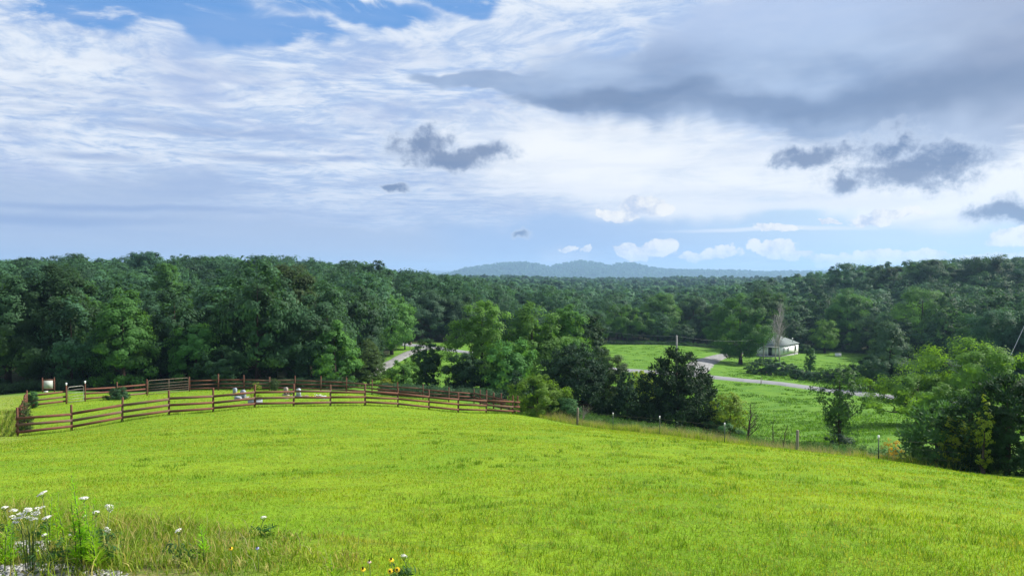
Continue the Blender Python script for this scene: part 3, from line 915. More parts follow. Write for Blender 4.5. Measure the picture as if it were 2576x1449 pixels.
T('broadleaf_tree', 'tree partly cut off by the right edge behind the guy wire', 'tree', 2600, 788, 122, 62, 'teal', 'oval', 0.04, 0.30, seed=77)
T('broadleaf_tree', 'spreading tree with bare lower limbs at the left end of the far field', 'tree', 1566, 766, 224, 54, 'clump', 'spread', 0.16, 0.40, seed=78)
T('broadleaf_tree', 'tall feathery tree at the middle of the far field edge', 'tree', 1668, 738, 234, 56, 'clump', 'oval', 0.05, 0.42, seed=79)
T('broadleaf_tree', 'broad tree behind the power pole at the far field edge', 'tree', 1746, 746, 240, 52, 'slate', 'oval', 0.04, 0.42, seed=80)
T('broadleaf_tree', 'green tree left of the maple at the far field edge', 'tree', 1806, 764, 230, 40, 'mid', 'oval', 0.04, 0.40, seed=81)
T('broadleaf_tree', 'low dark tree under the feathery ones at the far field edge', 'tree', 1715, 815, 226, 34, 'oak', 'round', 0.03, 0.36, seed=82)
# crowns that stand up out of the skyline
for px, top, Y, hw, mt, lab in [
    (60, 646, 215, 38, 'oak', 'dark crown breaking the skyline at the left end of the woods'), (196, 637, 232, 36, 'oak', 'ragged crown on the skyline above the notice board'),
    (372, 633, 240, 54, 'teal', 'broad crown topping the skyline above the big farm gate'), (520, 642, 250, 40, 'oak', 'small dome on the skyline right of the broad crown'),
    (652, 642, 232, 46, 'teal', 'crown on the skyline above the two pale headstones'), (948, 655, 240, 36, 'oak', 'crown on the skyline above the small olive pine'),
    (2124, 662, 320, 44, 'teal', 'crown on the skyline above the egg-shaped yard tree'), (2232, 668, 318, 40, 'oak', 'low dome on the skyline above the dark tapering tree'),
    (2338, 654, 300, 62, 'oak', 'wide dark crown on the skyline above the big round hillside tree'), (2484, 642, 290, 66, 'oak', 'highest crown of the skyline towards the right edge'), (2575, 654, 285, 50, 'teal', 'crown on the skyline cut by the right edge')]:
    T('skyline_tree', lab, 'tree', px, top, Y, hw, mt, 'round', 0.15, 0.55, lobes=0.3, seed=90)
# grave plot planting
T('arborvitae', 'narrow green arborvitae inside the far corner of the plot', 'shrub', 78, 977, 55.5, 13, 'mid', 'column', 0.0, 0.10, seed=85)
T('arborvitae', 'spiky yellowing evergreen inside the near left corner of the plot', 'shrub', 60, 1003, 40.6, 17, 'olive', 'cone', 0.0, 0.09, 0.6, seed=86, needle=True)
bush('shrub', 'round dark shrub on the plot lawn between the two gates', 'shrub', 296, 974, 60, 25, 'oak', leaf=0.11, seed=87)
bush('shrub', 'small reddish-green bush against the back fence', 'shrub', 689, 950, 68, 12, 'olive', 'oval', leaf=0.10, dens=0.7, seed=88)
T('young_tree', 'spindly yellow sapling behind a front fence post', 'tree', 641, 960, 47.5, 14, 'yellow', 'column', 0.25, 0.07, 0.16, seed=89, limbs=10)

# ---- the dead ones
def bare_tree(name, label, px, py_top, Y, rad, mat, n=14, spread=0.35, seed=0, kinds='dead tree', upright=0.6):
    rg = np.random.default_rng(500 + seed)
    p = ground(px, Y)
    H = at(px, py_top, Y)[2] - p[2]
    t = thing(name, label, kinds, p)
    mb = MB()
    z = np.linspace(-0.2, H, 8)
    bend = np.cumsum(rg.normal(size=(8, 2)) * 0.025 * H, 0)
    bend[:2] = 0
    P = np.stack([bend[:, 0], bend[:, 1], z], -1)
    R = rad * np.linspace(1.2, 0.12, 8)
    mb.tube(P, R, 6)
    mb.build('trunk', M[mat], t, True)
    mb = MB()
    for i in range(n):
        s = H * (0.22 + 0.7 * i / n + 0.04 * rg.random())
        st_ = np.array([np.interp(s, z, P[:, 0]), np.interp(s, z, P[:, 1]), s])
        th = rg.random() * 6.28
        L = spread * H * (1.1 - s / H) * (0.6 + 0.7 * rg.random()) + 0.06 * H
        d = np.array([math.cos(th), math.sin(th), upright + 0.5 * rg.random()])
        d /= np.linalg.norm(d)
        q1 = st_ + d * L * 0.5 + rg.normal(size=3) * 0.03 * L
        q2 = st_ + d * L + np.array([0, 0, 0.12 * L]) + rg.normal(size=3) * 0.1 * L
        r0 = max(np.interp(s, z, R) * 0.5, 0.12 * rad)
        mb.tube([st_, q1, q2], [r0, r0 * 0.6, r0 * 0.15], 4, cap=False)
        for _ in range(3):
            q3 = q1 + (d + rg.normal(size=3) * 0.6) * L * 0.4
            mb.tube([q1, q3], [r0 * 0.4, r0 * 0.1], 3, cap=False)
    mb.build('limbs', M[mat], t, True)
    HEROES.append((p[0], p[1], 1.0))
    return t


bare_tree('dead_poplar', 'dead leafless poplar with close upright limbs before the house', 1962, 764, 184, 0.17, 'dead_wood', 62, 0.30, 1, upright=2.6)
bare_tree('dead_poplar', 'thinner leafless poplar just behind the first dead one', 1952, 790, 186, 0.13, 'dead_wood', 46, 0.30, 2, upright=2.6)
bare_tree('dead_tree', 'dark crooked leafless tree beside the thin yellow-green tree', 1884, 1008, 48, 0.09, 'bark', 14, 0.5, 3)
bare_tree('dead_tree', 'bent bare sapling in the meadow left of the old wooden post', 1944, 1045, 43, 0.04, 'bark', 8, 0.3, 4)
bare_tree('dead_tree', 'small bare twiggy shrub next to the bent bare sapling', 1968, 1062, 42, 0.04, 'bark', 14, 0.35, 5)
bare_tree('dead_tree', 'grey dead brushwood behind the first wire-fence post', 1466, 1018, 57, 0.05, 'pale_bark', 14, 0.9, 6)

# ------------------------------------------------------------------ the woods
PROTO = []
pr = np.random.default_rng(77)
for i, (sh, Wd, lob, bs, fl) in enumerate([('round', 10.5, .25, .14, .7), ('oval', 9.5, .25, .10, .7), ('tall', 9.0, .2, .06, .7), ('spread', 11.5, .3, .2, .6), ('oval', 8.0, .2, .08, .75),
                                          ('round', 9.5, .3, .12, .65), ('pine', 7.5, .12, .12, .35), ('tall', 10.0, .28, .1, .7)]):
    me, cs = crown_mesh('forest_crown', pr, 14.0, Wd, 14 * bs, sh, M['forest'], 0.46, 6000, lob, 1.0 if sh != 'pine' else 0.85, fl)
    PROTO.append((me, trunk_mesh('forest_trunk', pr, 14.0, 14 * bs, 0.24, cs, M['bark'], 7), Wd, sh))

LANDMARK = [(60, 'at the left end of the woods'), (180, 'above the notice board'), (260, 'above the small gate'), (345, 'above the tapering full-skirted tree'), (480, 'above the big farm gate'), (575, 'above the start of the back fence'),
            (665, 'above the two pale headstones'), (760, 'above the brown headstone'), (870, 'above the woods corner'), (960, 'above the small olive pine'), (1050, 'above the lane bend'), (1180, 'across the road from the lane'),
            (1290, 'above the tallest tree of the central clump'), (1390, 'above the middle of the central clump'), (1500, 'above the field end of the central clump'), (1610, 'above the left of the far field'), (1700, 'above the big cone cedar'),
            (1780, 'above the power pole'), (1890, 'above the driveway maple'), (2000, 'above the white house'), (2110, 'above the egg-shaped yard tree'), (2200, 'above the right of the yard'), (2290, 'above the dark tapering tree'), (2390, 'above the big round hillside tree'), (2480, 'above the flat-topped locust'), (9999, 'above the guy wire')]
cand = []
fr = np.random.default_rng(31)
hero = np.array(HEROES)
Y = 78.0
while Y < 1900:
    sp = 7.4 if Y < 140 else 8.6 if Y < 230 else 10.2 if Y < 420 else 10.2 * (Y / 420) ** 0.40
    half = 0.86 * Y
    for x in np.arange(-half, half, sp):
        xx, yy = x + fr.normal() * sp * 0.26, Y + fr.normal() * sp * 0.26
        px = 1288 + FPX * xx / yy
        if px < -120 or px > 2700: continue
        if yy < woods_edge(px) + 1.5: continue
        d = np.hypot(hero[:, 0] - xx, hero[:, 1] - yy)
        if (d < 0.30 * hero[:, 2] + 2.0).any(): continue
        cand.append((xx, yy, px))
    Y += sp * 0.9
cand = np.array(sorted(cand, key=lambda q: q[1]))
cz = height(cand[:, 0], cand[:, 1])
occ = np.full(720, 1500.0)
kept = []
for (x, y, px), z in zip(cand, cz):
    hgt = (12.0 if y < 140 else 13.2) * (0.74 + 0.58 * fr.random() ** 1.3) * (1.08 if px > 1900 else 1.0)
    kind = 6 if (px > 1930 and fr.random() < 0.45) or fr.random() < 0.05 else int(fr.integers(0, 8))
    w = PROTO[kind][2] * (0.45 + 0.5 * hgt / 14) * (0.85 + 0.4 * fr.random()) * (1.2 if y > 230 else 1.0)
    top = 690 - FPX * (z + hgt) / y
    hw = FPX * w / 2 / y
    i0, i1 = int(max(0, (px - hw * 0.8 + 150) / 4)), int(min(719, (px + hw * 0.8 + 150) / 4))
    if i1 <= i0: i1 = i0 + 1
    seg = occ[i0:i1]
    vis = np.clip(seg.max() - top, 0, FPX * hgt / y)
    if vis < 1.5 * (y < 600) + 0.4: continue
    body = top + FPX * hgt / y * 0.22
    occ[i0:i1] = np.minimum(seg, body)
    kept.append((vis * hw, x, y, z, hgt, w, kind, px, vis))
kept.sort(key=lambda q: -q[0])
N_IND = 262
first = {}
for (score, x, y, z, hgt, w, kind, px, vis) in kept[:N_IND]:
    me, tm, Wd, sh = PROTO[kind]
    where = next(t for lim, t in LANDMARK if px < lim)
    e = woods_edge(px)
    band = 'at the woods edge' if y < e + 22 else 'halfway up the woods' if y < e + 110 else 'high up towards the skyline'
    what = {'pine': 'layered pine', 'round': 'round-topped forest tree', 'oval': 'oval forest tree', 'tall': 'steep-sided forest tree', 'spread': 'wide-crowned forest tree'}[sh]
    lab = f'{what} {band}, {where}'
    t = thing('forest_pine' if sh == 'pine' else 'forest_tree', lab, 'tree', (x, y, z - 0.1), lab, fr.random() * 6.28)
    s = hgt / 14.0
    t.scale = (w / Wd, w / Wd, s)
    c_ = obj('crown', me, t)
    obj('trunk', tm, t)

# the woods beyond, one mass
verts, faces, tint, nv = [], [], [], 0
far_w = M['forest_far'] = leaf_mat('leaf_forest_far', (0.034, 0.082, 0.042), 0.28, 0.55)
fg = np.random.default_rng(5)
for (score, x, y, z, hgt, w, kind, px, vis) in kept[N_IND:]:
    nl = int(np.clip(1500 * (300 / y) ** 1.3, 70, 1700))
    leaf = max(0.55, 0.0042 * y * 0.55)
    ncl = max(6, nl // 34)
    sh = PROTO[kind][3]
    cs = crown_points(fg, hgt, w, hgt * 0.35, sh, ncl, 0.22)
    rc = 0.15 * w * (0.6 + 0.7 * fg.random(ncl))
    cs[:, 2] = np.minimum(cs[:, 2], hgt - rc * 0.5)
    v, f, t = leaf_cloud(fg, cs, rc, max(3, nl // ncl), leaf, tri=True, up=0.3, rnd=0.32, form=1.3)
    verts.append(v + np.array([x, y, z]))
    faces.append(f + nv)
    tint.append(np.clip(t * 0.15 + 0.85 * fg.random(), 0, 1))
    nv += len(v)

# far blue hills
hp = [(1000, -30), (1130, -6), (1191, 34), (1245, 50), (1314, 56), (1350, 48), (1377, 34), (1410, 50), (1455, 71), (1500, 54), (1530, 36), (1560, 50), (1590, 52), (1623, 34), (1650, 22), (1800, 14), (2000, 6), (2300, 2), (2700, 0)]
hx = np.linspace(-1500, 4800, 260)
hy = np.linspace(5000, 7500, 50)
HX, HY = np.meshgrid(hx, hy)
hpx = 1288 + FPX * HX / 6000
ridge = np.interp(hpx, [a for a, _ in hp], [b_ for _, b_ in hp])
prof_y = np.exp(-((HY - 6000) / 600) ** 2)
HZ = -60 + (ridge * 1.5 + 60) * prof_y + 15 * (vnoise(HX / 230, HY / 230, 2) - 0.5) * prof_y
hid = np.arange(HX.size).reshape(HX.shape)
hq = np.stack([hid[:-1, :-1].ravel(), hid[:-1, 1:].ravel(), hid[1:, 1:].ravel(), hid[1:, :-1].ravel()], -1)
M['hill'] = plain('wooded_hill', (0.03, 0.06, 0.03), 1.0, 0.0, 0.4, 0.02)
tag(obj('hills', make_mesh('hills', np.stack([HX, HY, HZ], -1).reshape(-1, 3), [hq], M['hill'], smooth=True)), 'row of low wooded hills on the skyline', 'hills', kind='structure')
for _ in range(5200):
    a, b_ = fg.integers(5, 26), fg.integers(0, 259)
    x, y, z = HX[a, b_] + fg.normal() * 12, HY[a, b_] + fg.normal() * 24, HZ[a, b_]
    cs = crown_points(fg, 19, 24, 3, 'round', 4, 0.2)
    v, f, t = leaf_cloud(fg, cs, np.full(4, 5.5), 5, 9.0, tri=True, up=0.4)
    verts.append(v + np.array([x, y, z - 2])); faces.append(f + nv); tint.append(t); nv += len(v)
fo = obj('forest', make_mesh('forest', np.concatenate(verts), [np.concatenate(faces)], far_w, {'tint': np.concatenate(tint)}))
tag(fo, 'unbroken woods stretching to the skyline hills', 'forest', kind='stuff')
print('forest trees kept', len(kept), 'far triangles', nv // 3)


# ------------------------------------------------------------------ the air
zlow = float(min(GZ.min(), HZ.min())) - 1.0
hz = MB()
hz.box((500, 5800, (zlow + 165) / 2), (22000, 12200, 165 - zlow))
hm = bpy.data.materials.new('haze_air')
hm.use_nodes = True
k = NT(hm.node_tree)
pv = k.node('ShaderNodeVolumePrincipled')
pv.inputs['Color'].default_value = (0.42, 0.67, 1.0, 1)
pv.inputs['Density'].default_value = 0.00013
pv.inputs['Anisotropy'].default_value = 0.2
o_ = k.node('ShaderNodeOutputMaterial')
k.l.new(pv.outputs[0], o_.inputs['Volume'])
tag(hz.build('haze', hm), 'thin blue summer haze filling the valley', 'haze', kind='stuff')

# ------------------------------------------------------------------ the red rail fences round the grave plot
def wood_mat(name, c1, c2, c3):
    """stained boards, some faded to grey"""
    m, k, b, o = material(name, 0.85, 0.15)
    pos = k.node('ShaderNodeTexCoord').outputs['Object']
    rnd = k.node('ShaderNodeObjectInfo').outputs['Random']
    n = k.noise(k.vec('MULTIPLY', pos, (2, 2, 14)), 2.0, 5, 0.6)
    n2 = k.noise(pos, 1.1, 3, 0.5)
    c = k.mix(k.step(n, 0.35, 0.7), (*c1, 1), (*c2, 1))
    fade = k.math('MULTIPLY', k.step(k.math('ADD', n2, k.math('MULTIPLY', k.math('SUBTRACT', rnd, 0.5), 0.55)), 0.40, 0.95), 0.7)
    k.l.new(k.mix(fade, c, (*c3, 1)), b.inputs['Base Color'])
    bump(k, b, n, 0.4, 0.01)
    return m


M['red_wood'] = wood_mat('red_stained_wood', (0.155, 0.064, 0.045), (0.092, 0.044, 0.033), (0.145, 0.110, 0.085))
M['grey_wood'] = wood_mat('weathered_wood', (0.20, 0.17, 0.13), (0.12, 0.10, 0.08), (0.27, 0.25, 0.22))
M['steel'] = plain('galvanised_tube', (0.30, 0.29, 0.26), 0.5, 0.5, 0.4, 6.0, metallic=0.4)
M['rusty_tube'] = plain('brown_tube', (0.17, 0.12, 0.085), 0.6, 0.4, 0.4, 6.0)
M['white'] = plain('white_paint', (0.78, 0.79, 0.80), 0.6, 0.4, 0.12, 2.0)
POST_H = 1.44


def g3(x, y, dz=0.0):
    return np.array([x, y, float(height(np.array([x]), np.array([y]))[0]) + dz])


fence_rng = np.random.default_rng(3)


def rail_fence(label, pts, off=(0, 0), posts=None, post_h=POST_H, skip_rails=()):
    p0 = g3(*pts[0])
    t = thing('rail_fence', label, 'fence', p0, None)
    G = [g3(*p) for p in pts]
    for i, q in enumerate(G):
        if posts is not None and i not in posts: continue
        mb = MB()
        h = post_h * (1 + 0.03 * fence_rng.normal())
        lean = fence_rng.normal(size=2) * 0.012
        r = 0.062 + 0.006 * fence_rng.normal()
        mb.tube([(0, 0, -0.4), (lean[0] * 0.5, lean[1] * 0.5, h * 0.5), (lean[0], lean[1], h - 0.02), (lean[0], lean[1], h)], [r * 1.04, r, r * 0.97, r * 0.8], 9)
        o = mb.build('post', M['red_wood'], t)
        o.location = q - p0
    for i in range(len(G) - 1):
        if i in skip_rails: continue
        d = G[i + 1] - G[i]
        nrm = np.array([d[1], -d[0], 0])
        nrm /= np.linalg.norm(nrm)
        for hgt in (0.955, 0.60, 0.245):
            mb = MB()
            j = fence_rng.normal(size=2) * 0.020
            o3 = nrm * 0.085
            a = G[i] + o3 + (0, 0, hgt + j[0]) - d * 0.012
            b_ = G[i + 1] + o3 + (0, 0, hgt + j[1]) + d * 0.012
            if len(off) and off[0] < 0: a, b_ = a - 2 * o3, b_ - 2 * o3
            c_ = (a + b_) / 2
            mb.beam(a - c_, b_ - c_, 0.038, 0.135 + 0.01 * fence_rng.random())
            o = mb.build('rail', M['red_wood'], t)
            o.location = c_ - p0
    return t


front = [(FX0 + i * FDX, FY0 + i * FDY) for i in range(14)]
rail_fence('long front run of red three-rail fence, nearest the open lawn', front + [(front[-1][0] + FDX * 0.25, front[-1][1] + FDY * 0.25)], posts=range(14))
sx, sy = front[0]
ex, ey = -36.6, 55.0
side = [(sx + (ex - sx) * i / 8, sy + (ey - sy) * i / 8) for i in range(1, 9)] + [(-34.85, 57.0)]
rail_fence('side run of red fence seen end-on at the left, up to the small gate', [(sx, sy)] + side, posts=range(1, 10), off=(-1, 0))
gsx, gsy = -34.2, 58.4
gl0, gl1 = (-32.18, 64.3), (-30.35, 68.6)
rail_fence('short red fence between the small gate and the big farm gate', [(gsx, gsy), (-33.2, 61.3), gl0], off=(-1, 0))
back = [gl1] + [(-28.0 + 2.44 * i, 69.5 + 0.006 * i) for i in range(0, 10)] + [(-3.7, 71.0)]
right_side = [(-3.7 + (0.45 + 3.7) * i / 6, 71.0 + (57.2 - 71.0) * i / 6) for i in range(1, 7)]
rail_fence('back run of red fence against the dark woods, turning down to the front run', back + right_side, off=(-1, 0))

# gates
def tube_gate(name, label, a, b, h, bars, mat, stile, caps=False, cap_r=0.06):
    A_, B_ = g3(*a), g3(*b)
    d = B_ - A_
    L = np.linalg.norm(d)
    u = d / L
    A_, B_ = A_ + u * 0.12, B_ - u * 0.12
    t = thing(name, label, 'gate', A_)
    r = 0.024
    rc = 0.14
    P = [A_ + (0, 0, 0.12), A_ + (0, 0, h - rc), A_ + u * rc * 0.3 + (0, 0, h - rc * 0.3), A_ + u * rc + (0, 0, h),
         B_ - u * rc + (0, 0, h), B_ - u * rc * 0.3 + (0, 0, h - rc * 0.3), B_ + (0, 0, h - rc), B_ + (0, 0, 0.12), A_ + (0, 0, 0.12)]
    mb = MB()
    mb.tube([p - A_ for p in P], r, 7)
    mb.build('frame', M[mat], t, True)
    for z in bars:
        mb = MB()
        mb.tube([A_ - A_ + (0, 0, z), B_ - A_ + (0, 0, z)], r * 0.75, 6)
        mb.build('bar', M[mat], t, True)
    for s in stile:
        mb = MB()
        mb.tube([(B_ - A_) * s + (0, 0, 0.12), (B_ - A_) * s + (0, 0, h)], r, 6)
        mb.build('upright', M[mat], t, True)
    return t


tube_gate('garden_gate', 'small round-cornered tube gate hung between two white-knobbed posts', (-34.85, 57.0), (gsx, gsy), 1.30, (0.34, 0.56, 0.80, 1.05), 'steel', ())
tube_gate('farm_gate', 'wide brown tube gate with a middle upright, in the side of the plot', gl0, gl1, 1.32, (0.32, 0.52, 0.74, 1.0), 'rusty_tube', (0.5,))
for (x, y), lab in (((-34.85, 57.0), 'white ball finial on the near post of the small gate'), ((gsx, gsy), 'white ball finial on the far post of the small gate')):
    mb = MB()
    p = g3(x, y, POST_H * 1.03)
    mb.lathe([(0.02, -0.03), (0.05, 0.0), (0.035, 0.02), (0.065, 0.07), (0.075, 0.11), (0.05, 0.17), (0.01, 0.185)], (0, 0, 0), 10)
    o = mb.build('finial', M['white'], None, True)
    o.location = p
    tag(o, lab, 'finial')

# notice board
nb0, nb1 = at(107, 986, 75.0), at(137, 986, 75.6)
p0 = g3(nb0[0], nb0[1])
t = thing('notice_board', 'pale framed notice board on two wooden posts before the dark woods', 'sign', p0)
p1 = g3(nb1[0], nb1[1])
for q in (p0, p1):
    mb = MB()
    mb.lathe([(0.06, -0.3), (0.06, 1.36), (0.035, 1.38), (0.06, 1.43), (0.045, 1.49), (0.005, 1.52)], tuple(q - p0), 9)
    mb.build('post', M['red_wood'], t)
dd = (p1 - p0)
un = dd / np.linalg.norm(dd)
z0, z1 = 0.36, 1.22
for a, b_, w in (((un * 0.05) + (0, 0, z1 + 0.04), dd - un * 0.05 + (0, 0, z1 + 0.04), 0.09), ((un * 0.05) + (0, 0, z0 - 0.03), dd - un * 0.05 + (0, 0, z0 - 0.03), 0.06)):
    mb = MB(); mb.beam(a, b_, 0.06, w); mb.build('crossbar', M['red_wood'], t)
for s in (0.085, -0.085):
    e = (un * s) if s > 0 else dd + un * s
    mb = MB(); mb.box(e + (0, 0, (z0 + z1) / 2), (0.05, 0.055, z1 - z0 - 0.005)); mb.build('side_trim', M['red_wood'], t)
mb = MB()
mb.beam(un * 0.11 + (0, 0, (z0 + z1) / 2), dd - un * 0.11 + (0, 0, (z0 + z1) / 2), 0.03, z1 - z0 - 0.01)
M['board'] = plain('pale_board', (0.42, 0.44, 0.42), 0.95, 0.05, 0.1, 2.0)
mb.build('board', M['board'], t)
mb = MB()
mb.box((0.55, -0.3, 0.07), (0.34, 0.2, 0.22), 0.4)
o = mb.build('stone', plain('pale_stone', (0.5, 0.48, 0.46), 0.9, 0.2, 0.3, 5.0))
o.location = p0
tag(o, 'pale stone lying under the notice board', 'stone')

# headstones and what lies by them
M['granite'] = plain('grey_granite', (0.26, 0.29, 0.35), 0.6, 0.4, 0.25, 30.0)
M['brown_granite'] = plain('brown_granite', (0.30, 0.24, 0.21), 0.6, 0.4, 0.25, 30.0)
M['marble'] = plain('white_marble', (0.40, 0.44, 0.50), 0.6, 0.4, 0.15, 12.0)


def headstone(label, px, Y, w, h, th, mat, base='granite', arch=0.06, rz=-0.75):
    x = (px - 1288) / FPX * Y
    p = g3(x, Y)
    w, h, th = w * 0.86, h * 0.88, th * 0.86
    t = thing('headstone', label, 'headstone', p, None, rz)
    n = 9
    xs = np.linspace(-w / 2, w / 2, n)
    zs = h - arch * (2 * xs / w) ** 2
    out_ = [(-w / 2, 0.1)] + list(zip(xs, zs)) + [(w / 2, 0.1)]
    m = len(out_)
    V = [(a, -th / 2, b_) for a, b_ in out_] + [(a, th / 2, b_) for a, b_ in out_]
    F = [tuple(range(m)), tuple(range(2 * m - 1, m - 1, -1))] + [(i, i + m, (i + 1) % m + m, (i + 1) % m) for i in range(m)]
    mb = MB(); mb.add(V, F); mb.build('tablet', M[mat], t)
    mb = MB(); mb.box((0, 0, 0.02), (w * 1.35, th * 1.9, 0.18)); mb.build('plinth', M[base], t)
    return t


headstone('pale grey upright headstone, left one of the two close together', 589, 57.3, 0.46, 0.74, 0.20, 'granite')
headstone('pale grey headstone with slanted top, nearer one of the two close together', 609.5, 53.0, 0.52, 0.82, 0.22, 'granite', rz=-0.6, arch=0.12)
headstone('brown upright headstone in front of the back fence', 717.7, 59.0, 0.50, 0.78, 0.20, 'brown_granite', 'brown_granite', 0.09)
headstone('pale blue-grey headstone next to a front fence post, right of the brown one', 749.5, 57.2, 0.48, 0.78, 0.20, 'marble', 'granite', 0.08)


def slab(label, px, Y, s, mat, rz=0.3, tilt=0.0, name='grave_marker'):
    p = g3((px - 1288) / FPX * Y, Y)
    mb = MB()
    x, y, z = s
    mb.box((0, 0, z * 0.32), (x, y, z * 0.64 + 0.1))
    mb.box((0, 0, z * 0.64 + 0.05 + z * 0.18), (x * 0.94, y * 0.94, z * 0.36))
    o = mb.build(name, M[mat])
    o.location = p
    o.rotation_euler = (tilt, 0, rz)
    return tag(o, label, 'grave marker')


slab('low white slab marker behind a front fence post', 631, 52.6, (0.9, 0.5, 0.10), 'marble')
slab('small blue-grey block marker just behind the front fence post', 640, 49.6, (0.9, 0.35, 0.26), 'granite', 0.15)
slab('small tilted blue stone at the foot of the slant-topped headstone', 598, 52.4, (0.5, 0.25, 0.24), 'granite', -0.4, 0.3)
slab('thin brown ground marker left of the other one below the brown headstone', 690, 54.2, (0.5, 0.3, 0.05), 'brown_granite', 0.1)
slab('thin brown ground marker right of the other one below the brown headstone', 711, 54.4, (0.7, 0.3, 0.05), 'brown_granite', 0.05)
slab('low white marker among flowers at the right of the graves', 806, 57.0, (0.9, 0.45, 0.14), 'marble', 0.4)

M['petal_white'] = leaf_mat('petal_white', (0.80, 0.80, 0.76), 0.25, 0.08, tcol=(0.7, 0.7, 0.6), hue=0.0)
M['petal_yellow'] = leaf_mat('petal_yellow', (0.80, 0.52, 0.03), 0.2, 0.12, tcol=(0.8, 0.5, 0.03), hue=0.0)
M['petal_lemon'] = leaf_mat('petal_lemon', (0.75, 0.75, 0.10), 0.2, 0.12, hue=0.0)
M['petal_pink'] = leaf_mat('petal_pink', (0.62, 0.42, 0.44), 0.2, 0.2, hue=0.0)
M['petal_blue'] = leaf_mat('petal_blue', (0.42, 0.44, 0.80), 0.2, 0.1, hue=0.0)
flr = np.random.default_rng(8)


def posy(label, px, Y, w, h, petal):
    p = g3((px - 1288) / FPX * Y, Y)
    t = thing('flower_bunch', label, 'flowers', p)
    c_ = np.stack([flr.normal(size=26) * w * 0.3, flr.normal(size=26) * w * 0.18, h * (0.55 + 0.45 * flr.random(26))], -1)
    v, f, ti = leaf_cloud(flr, c_, np.full(26, 0.035), 9, 0.055, up=0.3)
    obj('blossom', make_mesh('blossom', v, [f], M[petal], {'tint': ti}), t)
    v, f, ti = leaf_cloud(flr, c_ * (1, 1, 0.6), np.full(26, 0.05), 5, 0.10, up=0.2)
    obj('foliage', make_mesh('foliage', v, [f], M['mid'], {'tint': ti}), t)


posy('yellow flowers between the two close headstones', 596, 55.5, 0.3, 0.42, 'petal_lemon')
posy('white flowers at the near foot of the slant-topped headstone', 620, 52.2, 0.3, 0.30, 'petal_white')
posy('white flowers beside the brown headstone', 728, 58.6, 0.4, 0.40, 'petal_white')
posy('pinkish flowers on the ground right of the blue-grey headstone', 768, 57.0, 0.6, 0.22, 'petal_pink')
posy('lemon flowers on the ground between the pinkish ones and the white marker', 784, 57.0, 0.5, 0.20, 'petal_lemon')
posy('white flowers heaped on the low white marker', 799, 57.3, 0.7, 0.32, 'petal_white')

# ------------------------------------------------------------------ the house
M['siding'], k, b, o = material('white_siding', 0.6, 0.3)
zz = k.sep(k.node('ShaderNodeTexCoord').outputs['Object'])[2]
saw = k.math('FRACT', k.math('MULTIPLY', zz, 6.5))
b.inputs['Base Color'].default_value = (0.80, 0.81, 0.82, 1)
bump(k, b, saw, 0.5, 0.02)
M['shingle'] = plain('green_grey_shingle', (0.15, 0.18, 0.18), 0.9, 0.2, 0.25, 2.0, 0.3)
M['block'] = plain('foundation_block', (0.30, 0.31, 0.32), 0.9, 0.2, 0.3, 3.0)
M['glass'] = plain('dark_window_glass', (0.03, 0.04, 0.05), 0.1, 0.6, 0.1, 1.0)
hx_, hy_ = at(1966.8, 890, 195.0)[:2]
hang = math.atan2(9.0, 7.9)
hz0 = min(g3(hx_, hy_)[2], g3(hx_ + 7.9, hy_ + 9)[2]) - 0.05
house = thing('house', 'small white house with a grey-green hipped roof beyond the road', 'house', (hx_, hy_, hz0), None, hang)
# house axes: x along the long wall that faces us, y into the house
Lh, Wh, F0, EH = 12.0, 7.0, 0.55, 2.75
mb = MB(); mb.box((Lh / 2, Wh / 2, F0 / 2 - 0.3), (Lh - 0.1, Wh - 0.1, F0 + 0.6)); mb.build('foundation', M['block'], house)
mb = MB(); mb.box((Lh / 2, Wh / 2, (F0 + F0 + EH - 0.45) / 2 + 0.2), (Lh, Wh, EH - 0.4)); wall = mb.build('wall', M['siding'], house)
ez = F0 + EH - 0.05
o_e = 0.22
roof = MB()


def hip(x0, x1, y0, y1, ra, rb, yr, hr, z):
    V = [(x0, y0, z), (x1, y0, z), (x1, y1, z), (x0, y1, z), (ra, yr, z + hr), (rb, yr, z + hr),
         (x0, y0, z - 0.16), (x1, y0, z - 0.16), (x1, y1, z - 0.16), (x0, y1, z - 0.16)]
    roof.add(V, [(0, 1, 5, 4), (1, 2, 5), (2, 3, 4, 5), (3, 0, 4), (0, 6, 7, 1), (1, 7, 8, 2), (2, 8, 9, 3), (3, 9, 6, 0), (9, 8, 7, 6)])


hip(-o_e, 9.0, -o_e, Wh + o_e, 4.2, 6.2, 3.5, 2.55, ez)
hip(5.0, Lh + o_e, -o_e - 0.004, 6.0, 6.5, 10.2, 3.0, 1.5, ez + 0.004)
rf = roof.build('roof', M['shingle'], house)
mb = MB(); mb.lathe([(0.11, 0), (0.11, 1.0), (0.2, 1.02), (0.2, 1.15), (0.03, 1.3)], (9.2, 0.6, ez + 0.25), 9); mb.build('vent_pipe', M['white'], rf, True)
for s_, nm in ((4.3, 'window'), (9.9, 'window'), (1.4, 'window')):
    w_ = MB(); w_.box((s_, -0.02, F0 + 1.45), (0.95, 0.08, 1.55)); fr_ = w_.build(nm, M['white'], house)
    w_ = MB(); w_.box((s_, -0.05, F0 + 1.45), (0.75, 0.06, 1.35)); w_.build('pane', M['glass'], fr_)
mb = MB(); mb.tube([(9.1, -0.07, ez - 0.2), (9.1, -0.07, 0.1)], 0.05, 6); mb.build('downpipe', M['steel'], house)
